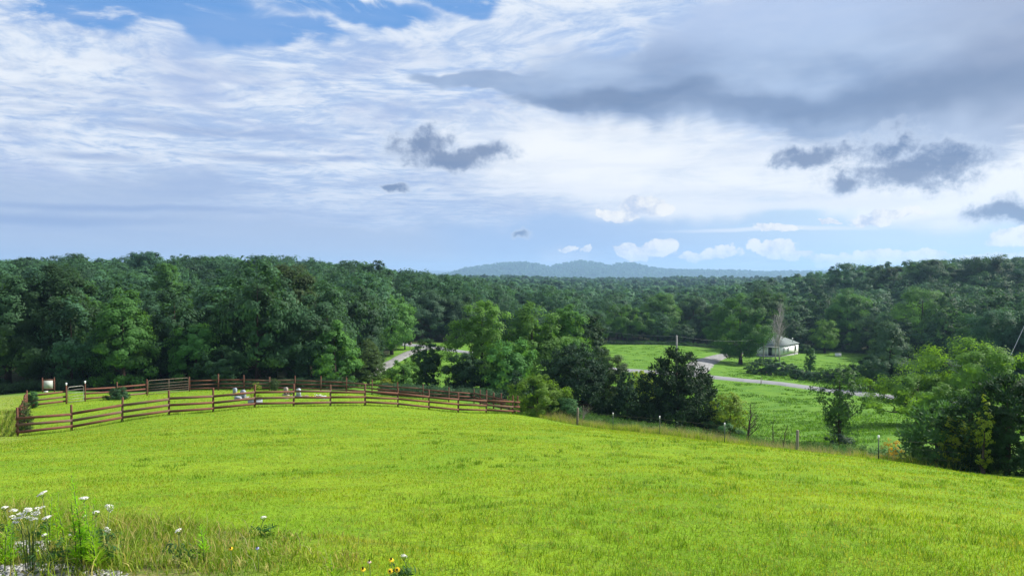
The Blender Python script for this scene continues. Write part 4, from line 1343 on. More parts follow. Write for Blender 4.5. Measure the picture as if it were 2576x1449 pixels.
# porch on the shaded end
mb = MB(); mb.box((-0.85, 3.2, ez - 0.42), (1.7, 4.6, 0.14)); mb.build('porch_roof', M['shingle'], house)
for yy_ in (1.05, 3.2, 5.35):
    mb = MB(); mb.box((-1.55, yy_, (ez - 0.5) / 2 + 0.05), (0.12, 0.12, ez - 0.52)); mb.build('porch_post', M['white'], house)
mb = MB(); mb.box((-0.85, 3.2, 0.2), (1.7, 4.5, 0.5)); mb.build('porch_floor', M['block'], house)
mb = MB(); mb.box((-0.03, 3.2, F0 + 1.05), (0.08, 1.0, 2.05)); mb.build('door', M['glass'], house)

# ------------------------------------------------------------------ poles, wires and small roadside things
M['pole'] = plain('pale_utility_pole', (0.27, 0.265, 0.25), 0.9, 0.1, 0.3, 2.0)
M['wire'] = plain('wire', (0.33, 0.35, 0.37), 0.5, 0.4, 0.1, 2.0)


def pole(label, px, top, Y, r, arm=True):
    p = ground(px, Y)
    H = at(px, top, Y)[2] - p[2]
    t = thing('utility_pole', label, 'pole', p)
    mb = MB(); mb.tube([(0, 0, -0.5), (0, 0, H)], [r * 1.15, r * 0.8], 8); mb.build('shaft', M['pole'], t, True)
    if arm:
        mb = MB(); mb.box((0, -r - 0.045, H - 0.35), (1.3, 0.09, 0.12)); mb.build('crossarm', M['pole'], t)
    for sx_ in ((-0.5, 0.5) if arm else (0.0,)):
        mb = MB(); mb.lathe([(0.03, 0), (0.07, 0.03), (0.05, 0.1), (0.02, 0.16)], (sx_, -r - 0.045 if arm else 0.0, H - 0.29 if arm else H), 7); mb.build('insulator', M['white'], t)
    return p + np.array([0, 0, H])


pt1 = pole('pale utility pole rising from behind the big cone cedar', 1703, 845, 150, 0.21, False)
pt2 = pole('pale utility pole beside the porch of the white house', 1922, 852, 176, 0.17, False)


def wire(label, a, b, sag, r=0.009, name='power_line'):
    a, b = np.array(a), np.array(b)
    s = np.linspace(0, 1, 22)[:, None]
    P = a + (b - a) * s + np.array([0, 0, -sag]) * (4 * s * (1 - s))
    mb = MB(); mb.tube(P - a, r, 5)
    o = mb.build(name, M['wire'], None, True)
    o.location = a
    return tag(o, label, 'wire')


wire('upper wire from the field pole to the pole by the house', pt1, pt2, 0.8)
wire('lower wire running from the field pole past the big dark bush down the road', pt1 - (0, 0, 0.9), at(2330, 965, 112), 1.6)
wire('wire leading from the field pole towards the central clump of trees', pt1, at(1478, 824, 165), 0.6)
wire('lower wire leading from the field pole towards the central clump of trees', pt1 - (0, 0, 1.0), at(1470, 852, 165), 0.6)
wire('slanting pale guy wire at the right edge above the yellow-green tree', at(2600, 770, 82), at(2508, 968, 79), 0.0, 0.035, 'guy_wire')

p = ground(1103, 159); q = ground(1119, 157.5)
t = thing('rail_fence', 'short two-rail wooden barrier beside the road in the lane pasture', 'fence', p)
for e in (p, q):
    mb = MB(); mb.box(e - p + (0, 0, 0.5), (0.16, 0.16, 1.4)); mb.build('post', M['grey_wood'], t)
for hgt in (0.45, 0.9):
    mb = MB(); mb.beam((0, -0.1, hgt), q - p + (0, -0.1, hgt), 0.05, 0.14); mb.build('rail', M['grey_wood'], t)
p = ground(1031, 158.5)
t = thing('mailbox', 'dark mailbox on a post at the corner of lane and road', 'mailbox', p)
mb = MB(); mb.box((0, 0, 0.35), (0.12, 0.12, 1.3)); mb.build('post', M['grey_wood'], t)
mb = MB()
V = [(math.cos(a) * 0.32, -0.5, 1.25 + math.sin(a) * 0.3) for a in np.linspace(0, math.pi, 7)] + [(-0.32, -0.5, 1.0), (0.32, -0.5, 1.0)]
V2 = [(a, 0.5, c_) for a, b_, c_ in V]
m_ = len(V)
mb.add(V + V2, [tuple(range(m_))[::-1], tuple(range(m_, 2 * m_))] + [(i, (i + 1) % m_, (i + 1) % m_ + m_, i + m_) for i in range(m_)])
mb.build('box', M['rusty_tube'], t)
p = ground(2050, 196)
mb = MB(); mb.lathe([(0.1, -0.3), (0.1, 1.5), (0.13, 1.52), (0.13, 1.62), (0.02, 1.7)], (0, 0, 0), 8)
o = mb.build('yard_post', M['white']); o.location = p; tag(o, 'thin white post in the yard between the poplar and the egg-shaped tree', 'post')
p = ground(2110, 203)
t = thing('storage_box', 'small white box on the grass at the back of the yard', 'box', p)
mb = MB(); mb.box((0, 0, 0.4), (1.4, 0.9, 1.0)); mb.build('body', M['white'], t)
mb = MB(); mb.box((0, 0, 0.95), (1.5, 1.0, 0.1)); mb.build('lid', M['board'], t)
p = ground(1916, 128)
mb = MB(); mb.tube([(0, 0, -0.2), (0.02, 0, 0.6), (0.03, 0, 1.25)], [0.08, 0.07, 0.06], 7)
o = mb.build('wooden_stake', M['grey_wood']); o.location = p; tag(o, 'lone dark stake at the meadow side of the road', 'stake')

# wire fence along the lawn edge
wf = [(1453, 55, 'w'), (1543, 52, 't'), (1661, 48, 't'), (1825, 43, 't'), (2008, 38, 'w'), (2214, 33, 't')]
W0 = ground(*wf[0][:2])
t = thing('wire_fence', 'barbed wire fence of two old wooden and four green steel posts along the lawn edge', 'fence', W0)
M['green_steel'] = plain('green_steel', (0.05, 0.08, 0.06), 0.5, 0.4, 0.2, 6.0)
tops = []
for px, Y, kd in wf:
    e = ground(px, Y)
    mb = MB()
    if kd == 'w':
        mb.tube([(0, 0, -0.4), (0.01, 0, 0.5), (0.03, 0.01, 1.3), (0.03, 0.01, 1.33)], [0.095, 0.085, 0.075, 0.05], 8)
        o = mb.build('wooden_post', M['grey_wood'], t); o.location = e - W0
    else:
        mb.box((0, 0, 0.45), (0.045, 0.012, 1.55)); mb.box((0, 0.02, 0.45), (0.012, 0.03, 1.55))
        o = mb.build('steel_post', M['green_steel'], t); o.location = e - W0
        m2 = MB(); m2.box((0, 0.008, 1.15), (0.062, 0.06, 0.17)); m2.build('white_tip', M['white'], o)
    tops.append(e)
for hgt in (1.05, 0.75, 0.4):
    mb = MB()
    pts_ = [e - W0 + (0, -0.05, hgt) for e in tops]
    pts_ = [ground(2420, 28.5) - W0 + (0, 0, hgt)] + pts_[::-1]
    mb.tube(pts_, 0.003, 4)
    mb.build('wire_strand', M['grey_wood'], t)

# ------------------------------------------------------------------ grass
def blades(P, h, w, lean, rg, curl=0.5):
    """bent tapering blades rooted at P: five points and two faces each"""
    n = len(P)
    th = rg.random(n) * 2 * math.pi
    d = np.stack([np.cos(th), np.sin(th), np.zeros(n)], -1)
    th2 = rg.random(n) * 2 * math.pi
    s = np.stack([np.cos(th2), np.sin(th2), np.zeros(n)], -1) * (w / 2)[:, None]
    up = np.array([0, 0, 1.0])
    m = P + up * (h * 0.55)[:, None] + d * (lean * h * 0.3)[:, None]
    tp = P + up * (h * (1 - 0.25 * lean))[:, None] + d * (lean * h * (0.6 + curl * 0.5))[:, None]
    V = np.stack([P - s, P + s, m + s * 0.75, m - s * 0.75, tp], 1).reshape(-1, 3)
    b0 = np.arange(n) * 5
    Q = np.stack([b0, b0 + 1, b0 + 2, b0 + 3], -1)
    T_ = np.stack([b0 + 3, b0 + 2, b0 + 4], -1)
    return V, Q, T_


def grass_obj(name, label, P, h, w, lean, mat, rg, tint=None, curl=0.5):
    V, Q, T_ = blades(P, h, w, lean, rg, curl)
    ti = rg.random(len(P)) if tint is None else tint
    o = obj(name, make_mesh(name, V, [Q, T_], mat, {'tint': np.concatenate([ti, ti])}))
    return tag(o, label, 'grass', kind='stuff')


def grass_mat(name, a, b_, c_, trans=0.45, scale=0.4):
    m, k, b, o = material(name, 0.55, 0.18)
    pos = k.node('ShaderNodeNewGeometry').outputs['Position']
    ti = k.node('ShaderNodeAttribute', attribute_name='tint').outputs['Fac']
    n = k.noise(pos, scale, 4, 0.6)
    n2 = k.noise(pos, scale * 5, 4, 0.6)
    col = k.mix(k.step(n, 0.36, 0.64), (*a, 1), (*b_, 1))
    col = k.mix(k.step(k.math('ADD', k.math('MULTIPLY', ti, 0.5), k.math('MULTIPLY', n2, 0.9)), 0.68, 0.95), col, (*c_, 1))
    if name == 'lawn_grass':      # dry, paler patches
        dry = k.math('MULTIPLY', k.step(k.noise(pos, 0.55, 5, 0.65), 0.55, 0.70), 0.55)
        col = k.mix(dry, col, (0.330, 0.320, 0.070, 1))
    col = k.mix(1.0, col, k.xyz(*(k.math('MULTIPLY_ADD', k.math('FRACT', k.math('MULTIPLY', ti, 13.7)), 0.6, 0.7),) * 3), 'MULTIPLY')
    k.l.new(col, b.inputs['Base Color'])
    tr = k.node('ShaderNodeBsdfTranslucent')
    k.l.new(k.mix(1.0, col, (1.25, 1.25, 0.7, 1), 'MULTIPLY'), tr.inputs[0])
    mx = k.node('ShaderNodeMixShader')
    mx.inputs[0].default_value = trans
    k.l.new(b.outputs[0], mx.inputs[1]); k.l.new(tr.outputs[0], mx.inputs[2])
    k.l.new(mx.outputs[0], o.inputs[0])
    return m


M['lawn'] = grass_mat('lawn_grass', (0.142, 0.250, 0.006), (0.235, 0.318, 0.008), (0.330, 0.315, 0.050), scale=0.7)
M['rough'] = grass_mat('rough_grass', (0.135, 0.245, 0.014), (0.220, 0.305, 0.020), (0.38, 0.33, 0.11), scale=1.2)
M['straw'] = grass_mat('straw', (0.27, 0.25, 0.13), (0.22, 0.23, 0.10), (0.34, 0.29, 0.18), 0.35, 0.8)
M['meadow'] = grass_mat('meadow_grass', (0.065, 0.160, 0.016), (0.095, 0.215, 0.018), (0.130, 0.240, 0.030), scale=0.15)
gr = np.random.default_rng(11)


def gravel_mask(X, Y):
    px = 1288 + FPX * X / Y
    w = vnoise(X * 2.6, Y * 2.6, 21)
    return ((Y < 5.05 - np.clip((px - 60) / 900, 0, 1) * 1.2 + 0.5 * (w - 0.5)) & (px < 1100)) | ((px < 120) & (Y < 5.6) & (w > 0.45))


def scatter(n, y0, y1, half=0.82, power=0.0):
    """points with density falling as the square of the distance"""
    Y_ = y0 * (y1 / y0) ** gr.random(n)
    X_ = (gr.random(n) * 2 - 1) * half * Y_
    return X_, Y_


X_, Y_ = scatter(580000, 3.2, 71.0, 1.12)
d_, s_ = poly_dist(X_, Y_, LAWN_EDGE)
bd, bs = poly_dist(X_, Y_, BANK)
px_ = 1288 + FPX * X_ / Y_
shoulder_pt = (bs < 0) & (Y_ < 9) & (px_ < 430 + 420 * vnoise(X_ * 2, Y_ * 2, 71))
soil_pt = (bd < 0.07 + 0.26 * (vnoise(X_ * 3, Y_ * 3, 4) - 0.35)) & (px_ < 1000)
patch = vnoise(X_ * 0.9, Y_ * 0.9, 14) * 0.6 + vnoise(X_ * 3.1, Y_ * 3.1, 15) * 0.4
keep = (s_ < 0) & ~shoulder_pt & ~soil_pt & (gr.random(len(X_)) < 0.55 + 0.6 * patch) & ~((px_ < 30) & (Y_ > 25) & (gr.random(len(X_)) < 0.2))
X_, Y_, patch = X_[keep], Y_[keep], patch[keep]
Z_ = height(X_, Y_)
wv = 0.0042 * np.maximum(1, Y_ / 5.5) ** 0.92
hv = (0.020 + 0.025 * gr.random(len(X_))) * (0.6 + 0.9 * patch) * np.maximum(1, Y_ / 14) ** 0.45
grass_obj('lawn_grass', 'bright mown grass covering the hillside lawn', np.stack([X_, Y_, Z_ - 0.005], -1), hv, wv, 0.25 + 0.75 * gr.random(len(X_)), M['lawn'], gr)

# longer, darker tufts standing out of the mown grass
tx, ty = scatter(1500, 3.8, 26.0)
d_, s_ = poly_dist(tx, ty, LAWN_EDGE)
px_ = 1288 + FPX * tx / ty
kp = (s_ < 0) & (vnoise(tx * 0.5, ty * 0.5, 91) + 0.25 * px_ / 2576 > 0.52) & (px_ > 300)
tx, ty = tx[kp], ty[kp]
nb = 26
rr_ = (0.04 + 0.07 * gr.random(len(tx))) * np.maximum(1, ty / 12)
a_ = gr.normal(size=(len(tx), nb, 2)) * rr_[:, None, None]
qx, qy = (tx[:, None] + a_[..., 0]).ravel(), (ty[:, None] + a_[..., 1]).ravel()
M['tuft'] = grass_mat('tuft_grass', (0.080, 0.185, 0.010), (0.130, 0.240, 0.010), (0.20, 0.26, 0.03), scale=2.0)
grass_obj('grass_tufts', 'longer dark green tufts standing out of the mown lawn', np.stack([qx, qy, height(qx, qy) - 0.01], -1), (0.05 + 0.05 * gr.random(len(qx))) * np.maximum(1, qy / 14) ** 0.45,
          0.0048 * np.maximum(1, qy / 5.5) ** 0.92, 0.3 + 0.6 * gr.random(len(qx)), M['tuft'], gr)

# rough grass on the road shoulder
X_, Y_ = scatter(130000, 3.6, 9.0, 0.78)
bd, bs = poly_dist(X_, Y_, BANK)
px_ = 1288 + FPX * X_ / Y_
cl = vnoise(X_ * 2.2, Y_ * 2.2, 33) * 0.6 + vnoise(X_ * 6, Y_ * 6, 34) * 0.4
keep = (bs < 0) & (px_ < 900) & (bd > 0.05) & (gr.random(len(X_)) < np.clip((cl - 0.22) * 2.2, 0.05, 1)) & ~(gravel_mask(X_, Y_) & (gr.random(len(X_)) < 0.80))
X_, Y_, cl, px_, bd = X_[keep], Y_[keep], cl[keep], px_[keep], bd[keep]
left = np.clip(1.08 - px_ / 800, 0.30, 1)
hv = (0.10 + 0.24 * gr.random(len(X_)) ** 1.6) * (0.55 + 0.8 * cl) * left
grass_obj('rough_grass', 'ragged tall grass on the road shoulder', np.stack([X_, Y_, height(X_, Y_) - 0.01], -1), hv, 0.005 + 0.004 * gr.random(len(X_)), 0.3 + 0.8 * gr.random(len(X_)), M['rough'], gr)
sel = gr.random(len(X_)) < 0.03
grass_obj('straw', 'dry bent stalks standing in the shoulder grass', np.stack([X_, Y_, height(X_, Y_)], -1)[sel] + gr.normal(size=(sel.sum(), 3)) * (0.05, 0.05, 0), (hv * 1.2 + 0.06)[sel], np.full(sel.sum(), 0.0035), (0.3 + 0.9 * gr.random(sel.sum())), M['straw'], gr, curl=0.9)

# grass, weeds and straw along the wire fence
def along(pts, n, o0, o1):
    P_ = smooth_line(pts, 400)
    seg = gr.random(n) * 398
    i = seg.astype(int)
    c0 = P_[i] + (P_[i + 1] - P_[i]) * (seg - i)[:, None]
    tn = P_[i + 1] - P_[i]
    tn /= np.linalg.norm(tn, axis=1)[:, None]
    nn = np.stack([-tn[:, 1], tn[:, 0]], -1)      # left of travel: outside the lawn
    return c0 + nn * (o0 + (o1 - o0) * gr.random(n))[:, None]


EDGE = LAWN_EDGE[1:]
for nm, lab, n, o0, o1, h0, h1, w_, mt in (
        ('weeds', 'green weeds growing along the wire fence', 46000, -0.15, 2.6, 0.22, 0.60, 0.020, 'rough'),
        ('dry_grass', 'pale seeding grass along the wire fence', 20000, 0.3, 2.0, 0.40, 0.85, 0.011, 'straw')):
    Q_ = along(EDGE, n, o0, o1)
    c_ = vnoise(Q_[:, 0] * 0.8, Q_[:, 1] * 0.8, 44 + n)
    Q_ = Q_[(gr.random(n) < np.clip(c_ * 1.7 - 0.2, 0.1, 1)) & (Q_[:, 1] > (33 if mt == 'straw' else 29.5 + 2 * gr.random(n)))]
    c_ = vnoise(Q_[:, 0] * 1.7, Q_[:, 1] * 1.7, 45)
    hh = (h0 + (h1 - h0) * gr.random(len(Q_))) * (0.5 + c_)
    grass_obj(nm, lab, np.concatenate([Q_, height(Q_[:, 0], Q_[:, 1])[:, None] - 0.02], 1), hh, np.full(len(Q_), w_), 0.15 + 0.5 * gr.random(len(Q_)), M[mt], gr)

# longer grass the mower missed, dark to draw the shadow line under the rails
for ln in (front, back[:-1]):
    Q_ = along(ln, 9000, -0.22, 0.20)
    c_ = vnoise(Q_[:, 0] * 1.3, Q_[:, 1] * 1.3, 46)
    Q_ = Q_[gr.random(len(Q_)) < c_ * 1.2]
    grass_obj('fence_grass', 'unmown grass darkened as the shadow line under the front red fence' if ln is front else 'unmown grass darkened as the shadow line under the back red fence', np.concatenate([Q_, height(Q_[:, 0], Q_[:, 1])[:, None] - 0.01], 1),
              0.06 + 0.16 * gr.random(len(Q_)) ** 1.5, np.full(len(Q_), 0.016), 0.3 + 0.5 * gr.random(len(Q_)), M['tuft'], gr)

# weedy grass added outside the end-on side fence to break up its shadow stripes
Q_ = along([(sx, sy)] + side[:-1], 17000, 0.1, 6.0)
c_ = vnoise(Q_[:, 0] * 0.7, Q_[:, 1] * 0.7, 48)
Q_ = Q_[gr.random(len(Q_)) < c_ * 1.3]
c_ = vnoise(Q_[:, 0] * 1.1, Q_[:, 1] * 1.1, 49)
grass_obj('weedy_grass', 'weedy grass outside the left side fence', np.concatenate([Q_, height(Q_[:, 0], Q_[:, 1])[:, None] - 0.02], 1),
          (0.10 + 0.30 * gr.random(len(Q_))) * (0.5 + c_), np.full(len(Q_), 0.02), 0.3 + 0.6 * gr.random(len(Q_)), M['rough'], gr)

# undergrowth between the wire fence and the meadow
Q_ = along(EDGE, 2600, 1.6, 9.0)
c_ = vnoise(Q_[:, 0] * 0.5, Q_[:, 1] * 0.5, 52)
Q_ = Q_[(c_ > 0.35) & (Q_[:, 1] > 14)]
C3 = np.concatenate([Q_, (height(Q_[:, 0], Q_[:, 1]) + 0.25 + 0.45 * gr.random(len(Q_)))[:, None]], 1)
v, f, ti = leaf_cloud(gr, C3, 0.22 + 0.2 * gr.random(len(C3)), 34, 0.10, up=0.45)
M['brush'] = leaf_mat('leaf_undergrowth', (0.060, 0.125, 0.030), 0.38, 0.35)
tag(obj('undergrowth', make_mesh('undergrowth', v, [f], M['brush'], {'tint': ti})), 'leafy undergrowth beyond the wire fence', 'undergrowth', kind='stuff')

# brambles and low growth at the foot of the woods and hedges
C3 = []
for px in gr.random(1500) * 1000 - 40:
    Y_ = woods_edge(px) - 1.5 + gr.random() * 4
    q_ = ((px - 1288) / FPX * Y_, Y_)
    C3.append(q_)
for px in 1530 + gr.random(900) * 700:
    Y_ = woods_edge(px) - 2 + gr.random() * 5
    C3.append(((px - 1288) / FPX * Y_, Y_))
for px in 960 + gr.random(700) * 360:
    Y_ = 73.5 + gr.random() * 5
    C3.append(((px - 1288) / FPX * Y_, Y_))
C3 = np.array(C3)
C3 = np.concatenate([C3, (height(C3[:, 0], C3[:, 1]) + 0.2 + 0.7 * gr.random(len(C3)))[:, None]], 1)
v, f, ti = leaf_cloud(gr, C3, 0.35 + 0.4 * gr.random(len(C3)), 30, 0.24, up=0.4)
tag(obj('ground_cover', make_mesh('ground_cover', v, [f], M['oak'], {'tint': ti})), 'low dark growth at the foot of the woods', 'undergrowth', kind='stuff')

# meadow: tussocks
P_, H_, Wd_ = [], [], []
cnt = 0
while cnt < 3400:
    px = 900 + gr.random() * 1750
    Y_ = 56 + (215 - 56) * gr.random() ** 1.2
    x = (px - 1288) / FPX * Y_
    if Y_ > woods_edge(px) - 2: continue
    if px < 1190 and (Y_ < 82 or Y_ > 160): continue
    if 1190 <= px < 1480: continue
    if poly_dist(np.array([x]), np.array([Y_]), ROAD)[0][0] < 4.2 or poly_dist(np.array([x]), np.array([Y_]), LANE)[0][0] < 3.2 or poly_dist(np.array([x]), np.array([Y_]), DRIVE)[0][0] < 5.5: continue
    if float(poly_dist(np.array([x]), np.array([Y_]), EDGE)[0][0]) < 7: continue
    if vnoise(np.array([x * 0.12]), np.array([Y_ * 0.12]), 61)[0] < 0.38 and gr.random() < 0.8: continue
    cnt += 1
    r_ = 0.25 + 0.35 * gr.random()
    m_ = 22
    yard = Y_ > 150 and px > 1500
    a_ = gr.normal(size=(m_, 2)) * r_ * np.array([1.5, 0.8])
    P_.append(np.stack([x + a_[:, 0], Y_ + a_[:, 1]], -1))
    H_.append((0.16 + 0.34 * gr.random() * np.exp(-(a_ ** 2).sum(1) / (r_ * r_ * 2))) * (0.5 if yard else 1.0) * np.ones(m_))
    Wd_.append(np.full(m_, 0.0011 * Y_))
P_ = np.concatenate(P_); H_ = np.concatenate(H_); Wd_ = np.concatenate(Wd_)
grass_obj('meadow_grass', 'tussocky green grass of the valley meadow', np.concatenate([P_, height(P_[:, 0], P_[:, 1])[:, None] - 0.02], 1), H_, Wd_, 0.4 + 0.6 * gr.random(len(P_)), M['meadow'], gr)

# gravel of the shoulder
X_, Y_ = scatter(52000, 3.4, 6.2, 0.78)
kp = gravel_mask(X_, Y_)
X_, Y_ = X_[kp], Y_[kp]
Z_ = height(X_, Y_)
n_ = len(X_)
cube = np.array([(-1, -1, -1), (1, -1, -1), (1, 1, -1), (-1, 1, -1), (-1, -1, 1), (1, -1, 1), (1, 1, 1), (-1, 1, 1)], float) * 0.5
sz = (0.006 + 0.013 * gr.random(n_) ** 2)
V = cube[None] * (1 + 0.35 * gr.normal(size=(n_, 8, 3))) * sz[:, None, None] * np.array([1.3, 1.3, 0.9])
V += np.stack([X_, Y_, Z_ + sz * 0.2], -1)[:, None]
F = np.array([(0, 3, 2, 1), (4, 5, 6, 7), (0, 1, 5, 4), (1, 2, 6, 5), (2, 3, 7, 6), (3, 0, 4, 7)])
F = (F[None] + 8 * np.arange(n_)[:, None, None]).reshape(-1, 4)
gm2, k, b, o = material('pale_limestone', 0.9, 0.2)
ti_ = k.node('ShaderNodeAttribute', attribute_name='tint').outputs['Fac']
k.l.new(k.mix(ti_, (0.18, 0.175, 0.17, 1), (0.40, 0.40, 0.40, 1)), b.inputs['Base Color'])
tag(obj('gravel', make_mesh('gravel', V.reshape(-1, 3), [F], gm2, {'tint': np.repeat(gr.random(n_), 6)})), 'pale crushed gravel at the edge of the road', 'gravel', kind='stuff')

# ------------------------------------------------------------------ wild flowers of the shoulder
def root_of(px, py, drop):
    """a head seen at px, py that stands about `drop` above the ground: its depth, by stepping along the sight line"""
    r = ray(px, py)
    Ys = np.linspace(3.5, 14, 420)
    z = height(r[0] * Ys, Ys) + drop
    i = int(np.argmax(r[2] * Ys <= z))
    Y = Ys[i]
    return np.array([r[0] * Y, Y, float(height(np.array([r[0] * Y]), np.array([Y]))[0])]), float(r[2] * Y)


def umbel(label, px, py, drop, rad, tilt=(0.0, 0.0), curled=False, name='wild_carrot'):
    drop, rad = drop * 0.70, rad * 0.70
    p, zt = root_of(px, py, drop)
    H = zt - p[2]
    t = thing(name, label, 'wildflower', p, None)
    off = np.array([flr.normal() * 0.03, flr.normal() * 0.03, 0])
    mb = MB()
    mb.tube([off + (0, 0, -0.03), off * 0.6 + (0, 0, H * 0.5), (0, 0, H - 0.02)], [0.004, 0.003, 0.0025], 5)
    for i in range(10):
        a = i * 0.628
        mb.tube([(0, 0, H - 0.03), (math.cos(a) * rad * 0.75, math.sin(a) * rad * 0.75, H - 0.006)], 0.0012, 3, cap=False)
    mb.build('stem', M['stem'], t)
    n = 46
    rr = rad * np.sqrt(flr.random(n))
    th = flr.random(n) * 6.28
    c_ = np.stack([rr * np.cos(th), rr * np.sin(th), H + 0.010 * (1 - (rr / rad) ** 2) + (0.5 * rr if curled else 0)], -1)
    ct = c_ - (0, 0, H)
    ct[:, 2] += ct[:, 0] * tilt[0] + ct[:, 1] * tilt[1]
    c_ = ct + (0, 0, H)
    v, f, ti = leaf_cloud(flr, c_, np.full(n, rad * 0.16), 11, rad * 0.16, flat=0.35, up=0.75, rnd=0.3, aspect=0.9)
    obj('flower_head', make_mesh('flower_head', v, [f], M['petal_white'], {'tint': ti}), t)
    lc = np.stack([flr.normal(size=6) * 0.04, flr.normal(size=6) * 0.04, H * (0.1 + 0.5 * flr.random(6))], -1)
    v, f, ti = leaf_cloud(flr, lc, np.full(6, 0.05), 14, 0.04, aspect=0.3, up=0.2)
    obj('foliage', make_mesh('foliage', v, [f], M['mid'], {'tint': ti}), t)
    return t


for args in [
    ('white flat-topped wild carrot, highest at the left, tilted', 106, 1241, 0.62, 0.046, (0.5, 0.2)),
    ('white flat wild carrot head in front of the tall leafy stalks', 211, 1253, 0.60, 0.042),
    ('white wild carrot head seen edge-on right of the leafy stalks', 242, 1288, 0.50, 0.034),
    ('smaller white wild carrot head low among the leafy stalks', 212, 1298, 0.46, 0.026),
    ('nodding white wild carrot facing the viewer right of the leafy stalks', 275, 1277, 0.48, 0.040, (0.4, -1.3)),
    ('white wild carrot left of the leafy stalks, below the tilted one', 117, 1302, 0.45, 0.042, (0.3, 0.1)),
    ('white wild carrot at the left edge above the dark soil', 12, 1276, 0.45, 0.036),
    ('pale wild carrot under the white yarrow cluster at the left edge', 31, 1299, 0.42, 0.028),
    ('small white wild carrot facing the viewer over the dark bank', 270, 1333, 0.36, 0.028, (0.2, -1.4)),
    ('small edge-on wild carrot above the gravel', 111, 1346, 0.34, 0.026, (0.3, 0)),
    ('tiny pale wild carrot in the middle of the shoulder grass', 177, 1346, 0.34, 0.020, (0, -0.6)),
    ('white wild carrot leaning over the bank in the middle of the shoulder', 449, 1334, 0.34, 0.036, (0.35, 0.1)),
    ('lone white wild carrot out on the mown lawn', 663, 1301, 0.22, 0.034),
    ('white wild carrot beside the yellow daisies', 1016, 1398, 0.22, 0.030, (-0.3, 0)),
]:
    umbel(*args)
# the white cluster
p, zt = root_of(76, 1285, 0.40)
t = thing('yarrow', 'broad white cluster of many small yarrow heads at the left edge', 'wildflower', p)
H = zt - p[2]
for i in range(13):
    dx_, dz_ = flr.normal() * 0.055, flr.normal() * 0.035
    mb = MB(); mb.tube([(dx_ * 0.3, 0, 0), (dx_ * 0.5, 0, H * 0.6), (dx_, 0.03 * flr.normal(), H + dz_)], [0.003, 0.0025, 0.002], 4); mb.build('stem', M['stem'], t)
    c_ = np.stack([dx_ + flr.normal(size=14) * 0.014, flr.normal(size=14) * 0.014, H + dz_ + flr.random(14) * 0.008], -1)
    v, f, ti = leaf_cloud(flr, c_, np.full(14, 0.006), 8, 0.009, up=0.6)
    obj('flower_head', make_mesh('flower_head', v, [f], M['petal_white'], {'tint': ti}), t)

# tall leafy stalks
M['stalk'] = leaf_mat('leaf_stalk', (0.200, 0.370, 0.016), 0.45, 0.2)


def stalk(label, px, py_top, H, big=1.0):
    H *= 0.78
    p, zt = root_of(px, py_top, H)
    H = zt - p[2]
    t = thing('goldenrod', label, 'wild plant', p, None)
    bend = flr.normal(size=2) * 0.04
    mb = MB(); mb.tube([(0, 0, -0.02), (bend[0] * 0.3, bend[1] * 0.3, H * 0.5), (bend[0], bend[1], H)], [0.005, 0.004, 0.0015], 5); mb.build('stem', M['stem'], t)
    n = int(95 * H / 0.4)
    s_ = 0.12 + 0.88 * flr.random(n)
    base = np.stack([bend[0] * s_ ** 2, bend[1] * s_ ** 2, s_ * H], -1)
    th = np.arange(n) * 2.4
    L = 0.075 * big * (1.15 - 0.75 * s_)[:, None] * (0.8 + 0.4 * flr.random(n))[:, None]
    d = np.stack([np.cos(th), np.sin(th), 0.75 + 0.3 * flr.random(n)], -1)
    sd = np.stack([-np.sin(th), np.cos(th), np.zeros(n)], -1) * L * 0.10
    tip = base + d * L + np.array([0, 0, -0.35]) * L
    mid = base + d * L * 0.5
    V = np.stack([base, mid - sd, tip, mid + sd], 1).reshape(-1, 3)
    obj('leaf', make_mesh('leaf', V, [np.arange(n * 4).reshape(n, 4)], M['stalk'], {'tint': flr.random(n)}), t)


for args in [
    ('tallest thin leafy stalk rising above the white carrot heads', 205, 1186, 0.85), ('bright leafy stalk directly left of the tallest thin one', 192, 1256, 0.62), ('bright leafy stalk directly right of the tallest thin one', 226, 1262, 0.60),
    ('yellowish leafy stalk low at the right of the bright clump', 243, 1296, 0.50), ('leafy stalk in the middle of the bright clump', 214, 1270, 0.55), ('leafy stalk behind the tilted white carrot', 122, 1247, 0.55), ('second leafy stalk behind the tilted white carrot', 142, 1240, 0.56),
    ('leafy stalk between the tilted carrot and the bright clump', 164, 1262, 0.50), ('short leafy stalk beneath the bright clump', 232, 1330, 0.36), ('single upright leafy stalk alone on the shoulder, past the dark bank', 513, 1318, 0.36),
    ('low leafy stalk at the bottom edge under the yellow daisies', 836, 1400, 0.22), ('bluish leafy stalk at the very left edge', 10, 1318, 0.4), ('second bluish leafy stalk at the very left edge', 26, 1322, 0.38),
]:
    stalk(*args)

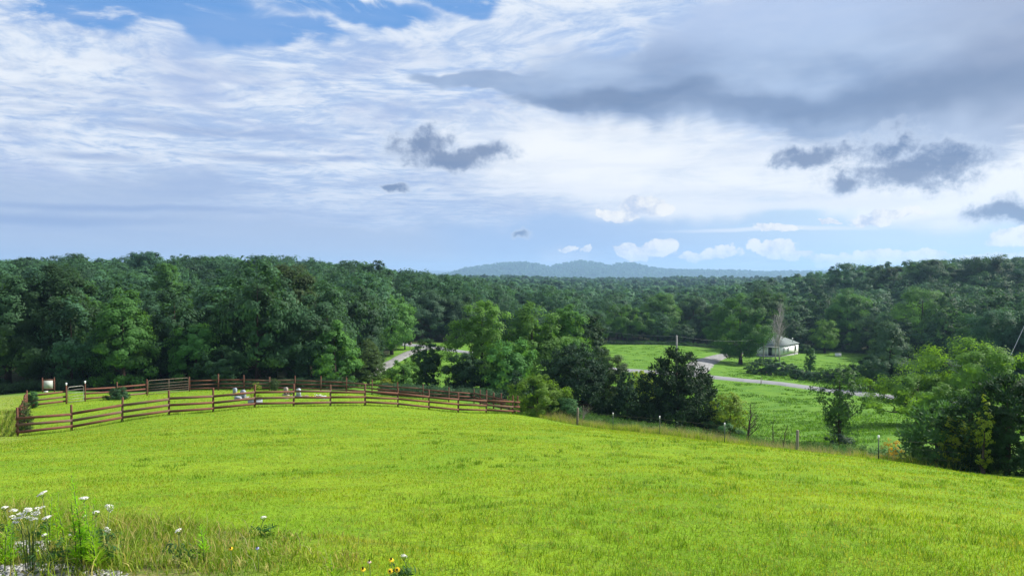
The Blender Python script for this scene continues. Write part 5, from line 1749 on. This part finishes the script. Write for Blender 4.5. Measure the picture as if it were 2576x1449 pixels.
# daisies
def daisy(label, px, py, H, r=0.026, petal='petal_yellow', face=-0.5, name='black_eyed_susan'):
    H *= 0.75
    r *= 0.68
    p, zt = root_of(px, py, H)
    H = zt - p[2]
    t = thing(name, label, 'wildflower', p)
    mb = MB(); mb.tube([(0.01, 0, -0.02), (0.005, 0, H * 0.5), (0, 0, H)], [0.003, 0.003, 0.002], 5); mb.build('stem', M['stem'], t)
    V, Fq = [], []
    tl = np.array([[1, 0, 0], [0, math.cos(face), -math.sin(face)], [0, math.sin(face), math.cos(face)]])
    for i in range(11):
        a = i * 2 * math.pi / 11
        d = np.array([math.cos(a), math.sin(a), -0.25]); s_ = np.array([-math.sin(a), math.cos(a), 0])
        V += [d * r * 0.25, d * r * 0.65 + s_ * r * 0.2, d * r * 1.1 + (0, 0, -0.004), d * r * 0.65 - s_ * r * 0.2]
        Fq.append((4 * i, 4 * i + 1, 4 * i + 2, 4 * i + 3))
    obj('petals', make_mesh('petals', np.array(V) @ tl.T + (0, 0, H), [np.array(Fq)], M[petal], {'tint': flr.random(11)}), t)
    mb = MB(); mb.lathe([(r * 0.3, -0.002), (r * 0.34, 0.006), (r * 0.2, 0.013), (0.001, 0.015)], (0, 0, 0), 8)
    o = mb.build('eye', M['eye'], t, True)
    o.location = (0, 0, H); o.rotation_euler = (face, 0, 0)


M['eye'] = plain('dark_flower_eye', (0.02, 0.012, 0.01), 0.9, 0.1, 0.2, 50.0)
daisy('yellow black-eyed daisy, top one of the three together', 984, 1406, 0.26, face=0.35)
daisy('yellow black-eyed daisy, lower left of the three together', 981, 1436, 0.22, face=1.1)
daisy('yellow black-eyed daisy, lower right of the three together', 999, 1432, 0.22, face=1.0)
daisy('drooping yellow daisy left of the three together', 913, 1430, 0.22, face=0.3)
daisy('faded pale daisy above the drooping yellow one', 929, 1411, 0.22, 0.02, 'petal_pink', 0.2)
daisy('single yellow flower on the shoulder near the lone leafy stalk', 580, 1378, 0.24, 0.022, face=0.6)
daisy('small blue chicory flower between the single yellow flower and the daisies', 647, 1377, 0.22, 0.018, 'petal_blue', 0.5, 'chicory')
print('done')
